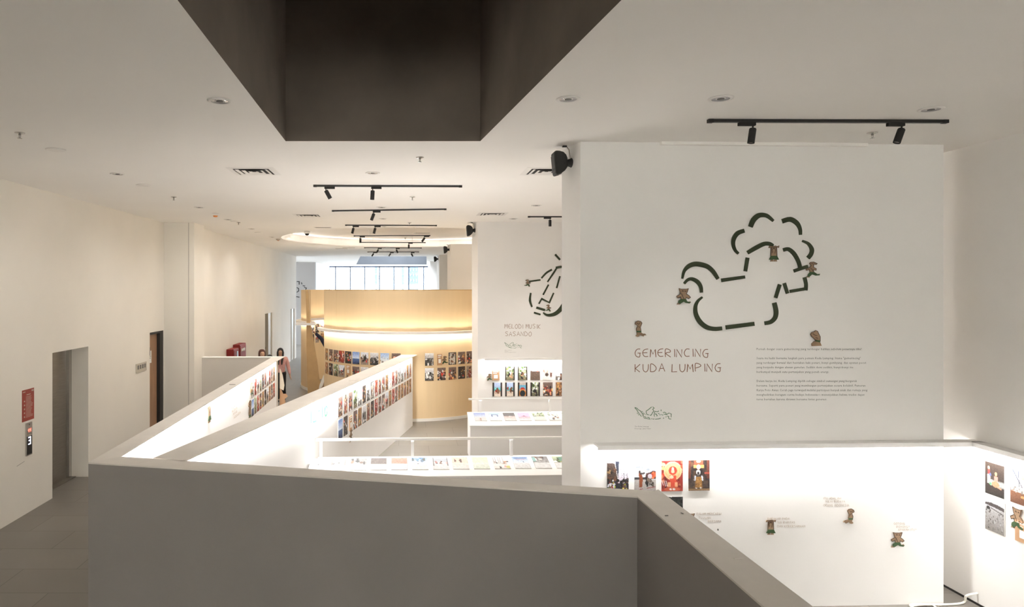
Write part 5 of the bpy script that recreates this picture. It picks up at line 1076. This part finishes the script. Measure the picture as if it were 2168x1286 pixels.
# cable on the floor at the right
pts = [P(2052, 1257, .12), P(2046, 1262, .10), P(2043, 1274, .02), P(2030, 1279, .012), P(1995, 1281, .012), P(1960, 1281, .012), P(1938, 1279.5, .012), P(1927, 1282, .012), P(1932, 1287, .012), P(1945, 1296, .012), P(1985, 1318, .012), P(2060, 1330, .012), P(2150, 1325, .012)]
pts[0].x = RX-.004
def smooth_path(p, k=6):
    o_ = []
    for i in range(len(p)-1):
        a_, b_, c_, d_ = [p[min(max(i+j, 0), len(p)-1)] for j in (-1, 0, 1, 2)]
        for q in range(k): t_ = q/k; o_.append(.5*((2*b_)+(-a_+c_)*t_+(2*a_-5*b_+4*c_-d_)*t_*t_+(-a_+3*b_-3*c_+d_)*t_**3))
    return o_+[p[-1]]
tag(MB().tube(smooth_path(pts), .011).build('power_cable', M['cable']), 'white cable leaving the right wall and running along the floor', 'cable', 'white cables on the floor')
pts = [P(1930, 1284, .012), P(1950, 1281.5, .016), P(1963, 1281, .02), P(1975, 1282, .012), P(1996, 1296, .012), P(2050, 1308, .012), P(2140, 1300, .012)]
tag(MB().tube(smooth_path(pts), .010).build('power_cable', M['cable']), 'short looping white cable at the bottom edge of the picture', 'cable', 'white cables on the floor')

# ------------------------------------------------------------------ people
def skin_mesh(name, verts, edges, radii, m, parent, sub=2, root=0):
    me = bpy.data.meshes.new(name); me.from_pydata(verts, edges, []); ob = bpy.data.objects.new(name, me); C.objects.link(ob)
    sk = ob.modifiers.new('s', 'SKIN'); sk.use_smooth_shade = True
    for i, sv in enumerate(me.skin_vertices[0].data): rr_ = radii[i]; sv.radius = rr_ if isinstance(rr_, tuple) else (rr_, rr_); sv.use_root = (i == root)
    sd = ob.modifiers.new('d', 'SUBSURF'); sd.levels = sub; sd.render_levels = sub
    bpy.context.view_layer.update()
    m2 = bpy.data.meshes.new_from_object(ob.evaluated_get(bpy.context.evaluated_depsgraph_get()))
    bpy.data.objects.remove(ob); bpy.data.meshes.remove(me)
    m2.name = name; m2.materials.clear(); m2.materials.append(m); m2.polygons.foreach_set('use_smooth', [True]*len(m2.polygons))
    o_ = bpy.data.objects.new(name, m2); C.objects.link(o_); o_.parent = parent; return o_
def person(label, loc, rz, J, col, hair='long', s=1.0, extra=None):
    """J: joints of the pose, local metres, facing -Y"""
    t = thing('person', label, 'person', loc, rz)
    V = []; E = []; Rr = []
    def add(p, r_, par=None):
        V.append(tuple(Vector(p)*s)); Rr.append(tuple(x*s for x in r_) if isinstance(r_, tuple) else r_*s); i_ = len(V)-1
        if par is not None: E.append((par, i_))
        return i_
    pel = add(J['pelvis'], (.12, .085)); sp_ = add(J['waist'], (.105, .08), pel); ch = add(J['chest'], (.135, .09), sp_); nk0 = add(J['neck'], .05, ch)
    hd0 = add(Vector(J['head'])+Vector((0, 0, -.07)), (.055, .065), nk0); hd1 = add(Vector(J['head'])+Vector((0, -.005, .01)), (.072, .085), hd0); hd2 = add(Vector(J['head'])+Vector((0, .005, .085)), (.055, .065), hd1)
    hands = []
    for sd in ('L', 'R'):
        sh = add(J['sh'+sd], .05, ch); el = add(J['el'+sd], .038, sh); wr = add(J['wr'+sd], .026, el)
        w3, e3 = Vector(J['wr'+sd]), Vector(J['el'+sd]); d = (w3-e3).normalized(); side = Vector((0, 1, 0)) if abs(d.z) > .5 else Vector((0, 0, 1)); side = (side-d*side.dot(d)).normalized(); palm = w3+d*.06
        pm = add(palm, (.032, .018), wr)
        for k, (off, ln_) in enumerate(((-.027, .062), (-.009, .072), (.009, .068), (.027, .052))):
            nn = d.cross(side)*.012; a_ = palm+side*off+d*.02; f1 = add(a_+d*ln_*.45+nn*.3, .0085, pm); add(a_+d*ln_+nn, .007, f1)
        f1 = add(w3+d*.035+side*-.04, .0095, pm); add(w3+d*.07-side*.055, .008, f1)
    for sd in ('L', 'R'):
        hp = add(J['hp'+sd], .078, pel); kn = add(J['kn'+sd], .052, hp); an = add(J['an'+sd], .034, kn); add(Vector(J['an'+sd])+Vector(J['to'+sd]), (.036, .02), an)
    body = skin_mesh('body', V, E, Rr, col['skin'], t)
    def cloth(name, keys, rad, edges, m): return skin_mesh(name, [tuple(Vector(k)*s) for k in keys], edges, [tuple(x*s for x in r_) if isinstance(r_, tuple) else r_*s for r_ in rad], m, t)
    top = [Vector(J['pelvis'])+Vector((0, 0, -.07)), J['waist'], J['chest'], Vector(J['neck'])+Vector((0, 0, -.02))]; tr_ = [(.15, .115), (.142, .108), (.158, .115), .07]; te = [(0, 1), (1, 2), (2, 3)]
    for sd in ('L', 'R'):
        k = len(top); top += [J['sh'+sd], J['el'+sd], Vector(J['wr'+sd]).lerp(Vector(J['el'+sd]), .08)]; tr_ += [.068, .056, .042]; te += [(2, k), (k, k+1), (k+1, k+2)]
    cloth('top', top, tr_, te, col['top'])
    tp = [J['pelvis']]; tr2 = [(.14, .105)]; te2 = []
    for sd in ('L', 'R'):
        k = len(tp); tp += [J['hp'+sd], J['kn'+sd], Vector(J['an'+sd])+Vector((0, 0, .01))]; tr2 += [.092, .072, .062]; te2 += [(0, k), (k, k+1), (k+1, k+2)]
    cloth('trousers', tp, tr2, te2, col['legs'])
    for sd in ('L', 'R'):
        a_ = Vector(J['an'+sd])*s; d = Vector(J['to'+sd]); b_ = a_+d*s
        MB().ball((a_+b_)/2+Vector((0, 0, .0)), (.042*s, .11*s, .035*s), 12, 8).build('shoe', M['blackm'], t, local=True)
    h = Vector(J['head'])*s
    if J.get('face', True):
        fb = body
        for sx in (-1, 1): MB().ball(h+Vector((sx*.03, -.082, .022))*s, (.011*s, .006*s, .005*s), 10, 6).build('eye', M['blackm'], fb, local=True)
        MB().ball(h+Vector((0, -.086, -.008))*s, (.009*s, .011*s, .02*s), 10, 8).build('nose', col['skin'], fb, local=True)
        MB().ball(h+Vector((0, -.083, -.045))*s, (.022*s, .007*s, .007*s), 10, 6).build('mouth', M['lip'], fb, local=True)
        for sx in ((-1, 1) if hair != 'scarf' else ()): MB().ball(h+Vector((sx*.077, .0, .0))*s, (.01*s, .02*s, .028*s), 8, 6).build('ear', col['skin'], fb, local=True)
    if hair == 'long':
        mb = MB().ball(h+Vector((0, .032, .035))*s, (.09*s, .09*s, .1*s), 20, 12)
        for sx in (-1, 1): mb.tube([h+Vector((sx*.05, -.02, .095))*s, h+Vector((sx*.078, -.03, .0))*s, h+Vector((sx*.072, -.055, -.12))*s, h+Vector((sx*.05, -.115, -.24))*s, h+Vector((sx*.045, -.13, -.34))*s], [.026*s, .026*s, .03*s, .03*s, .012*s], 10)
        mb.tube([h+Vector((0, .07, .02))*s, h+Vector((0, .09, -.12))*s, h+Vector((0, .11, -.26))*s, h+Vector((0, .11, -.36))*s], [.08*s, .085*s, .075*s, .03*s], 12)
        mb.build('hair', col['hair'], t, local=True)
    elif hair == 'short': MB().ball(h+Vector((0, .022, .045))*s, (.092*s, .092*s, .092*s), 20, 12).build('hair', col['hair'], t, local=True)
    elif hair == 'scarf':
        prof = [(.0, .135), (.055, .125), (.086, .08), (.096, .02), (.095, -.05), (.12, -.11), (.17, -.17), (.205, -.24), (.20, -.26)]
        mb = MB().lathe([(a_*s, b_*s) for a_, b_ in prof], Matrix.Translation(h+Vector((0, .05, 0))*s), 28); mb.build('headscarf', col['hair'], t, local=True)
    return t
M['lip'] = mat('lips', (.36, .12, .10), .5)
sk = mat('skin', (.52, .32, .22), .6); pink = mat('pink knit', (.66, .36, .33), .85, noise=.06, nscale=20); blk = mat('black trousers', (.012, .011, .013), .8)
hairm = mat('black hair', (.012, .010, .010), .5); scarf = mat('brown headscarf', (.09, .035, .025), .85); navy = mat('navy cloth', (.015, .02, .045), .85); beige = mat('beige cloth', (.55, .47, .38), .85)
JW = dict(pelvis=(0, 0, .86), waist=(0, -.005, 1.0), chest=(0, 0, 1.17), neck=(0, -.005, 1.31), head=(0, -.02, 1.43),
          shL=(-.165, 0, 1.25), elL=(-.20, .05, .99), wrL=(-.19, -.05, .78), shR=(.165, 0, 1.25), elR=(.225, .05, 1.0), wrR=(.27, .0, .78),
          hpL=(-.085, 0, .80), knL=(-.08, -.11, .46), anL=(-.07, -.06, .07), toL=(0, -.13, -.035), hpR=(.085, 0, .80), knR=(.085, -.02, .45), anR=(.10, .17, .10), toR=(0, -.11, -.065))
person('young person walking in a pink sweater and black trousers, long dark hair', (-3.52, 18.9, 0), R(8), JW, dict(skin=sk, top=pink, legs=blk, hair=hairm), 'long', s=.975)
JS = dict(JW); JS.update(elL=(-.21, .01, 1.0), wrL=(-.2, -.06, .78), elR=(.21, .01, 1.0), wrR=(.2, -.06, .78), knL=(-.09, -.01, .46), anL=(-.09, 0, .07), knR=(.09, -.01, .46), anR=(.09, 0, .07), toL=(0, -.12, -.035), toR=(0, -.12, -.035))
person('person in a brown headscarf, only the head above the grey partition', (-3.84, 18.0, 0), R(20), JS, dict(skin=sk, top=beige, legs=blk, hair=scarf), 'scarf', s=1.0)
person('shorter dark-haired person whose crown just shows above the grey partition', (-3.56, 17.6, 0), R(-20), JS, dict(skin=sk, top=navy, legs=blk, hair=hairm), 'short', s=.935)
JR = dict(JS); JR.update(shL=(-.17, 0, 1.27), elL=(-.32, .06, 1.50), wrL=(-.50, .10, 1.66), chest=(-.02, 0, 1.17))
pr = person('person inside the booth in a navy top, arm raised to the prints', (-2.18, 20.15, 0), R(0), JR, dict(skin=sk, top=navy, legs=blk, hair=hairm), 'short', s=1.12)

# large standing cut-outs: one at the partition end, one in the booth gap
frE = fr_wall((-2.90, 15.80, 0), (1, 0, 0), (0, -1, 0))
e = thing('cutout_figure', 'tan cutout figure with cream drape at the far end of the left partition', 'cutout figure', (-2.84, 15.85, 0))
MB().plate([(-.06, 0), (.05, 0), (.05, -.45), (-.06, -.45)], frE, -.02, .0).build('support_board', mat('dusty pink board', (.5, .27, .25), .7), e)
MB().plate([(-.06, -.45), (.04, -.42), (.075, -.5), (.06, -.6), (.13, -.66), (.09, -.72), (.02, -.72), (-.06, -.9)], frE, -.02, .0).build('figure_board', M['card'], e)
MB().plate([(-.06, -.85), (.03, -.8), (.05, -.92), (.01, -1.15), (-.04, -1.3), (-.06, -1.3)], frE, -.018, .004).build('drape', mat('cream painted board', (.7, .62, .5), .7), e)
frG = fr_wall((-2.3, 18.9, 0), (1, 0, 0), (0, -1, 0))
e = thing('cutout_figure', 'tall brown and green cutout figure with a white rim in the booth gap', 'cutout figure', (-2.3, 18.9, 0))
MB().plate([(-.14, 0), (.2, 0), (.2, -.98), (.12, -.95), (-.02, -.75), (-.12, -.5), (-.16, -.3)], frG, -.02, .0).build('white_rim', M['paper'], e)
MB().plate([(-.1, 0), (.2, 0), (.2, -.85), (.12, -.82), (.02, -.62), (-.04, -.45), (-.12, -.36), (-.08, -.22)], frG, .0, .01).build('figure_board', M['fbrown'], e)
MB().plate([(0, -.3), (.2, -.34), (.2, -.5), (.04, -.46)], frG, .01, .016).build('skirt', M['fgreen'], e)
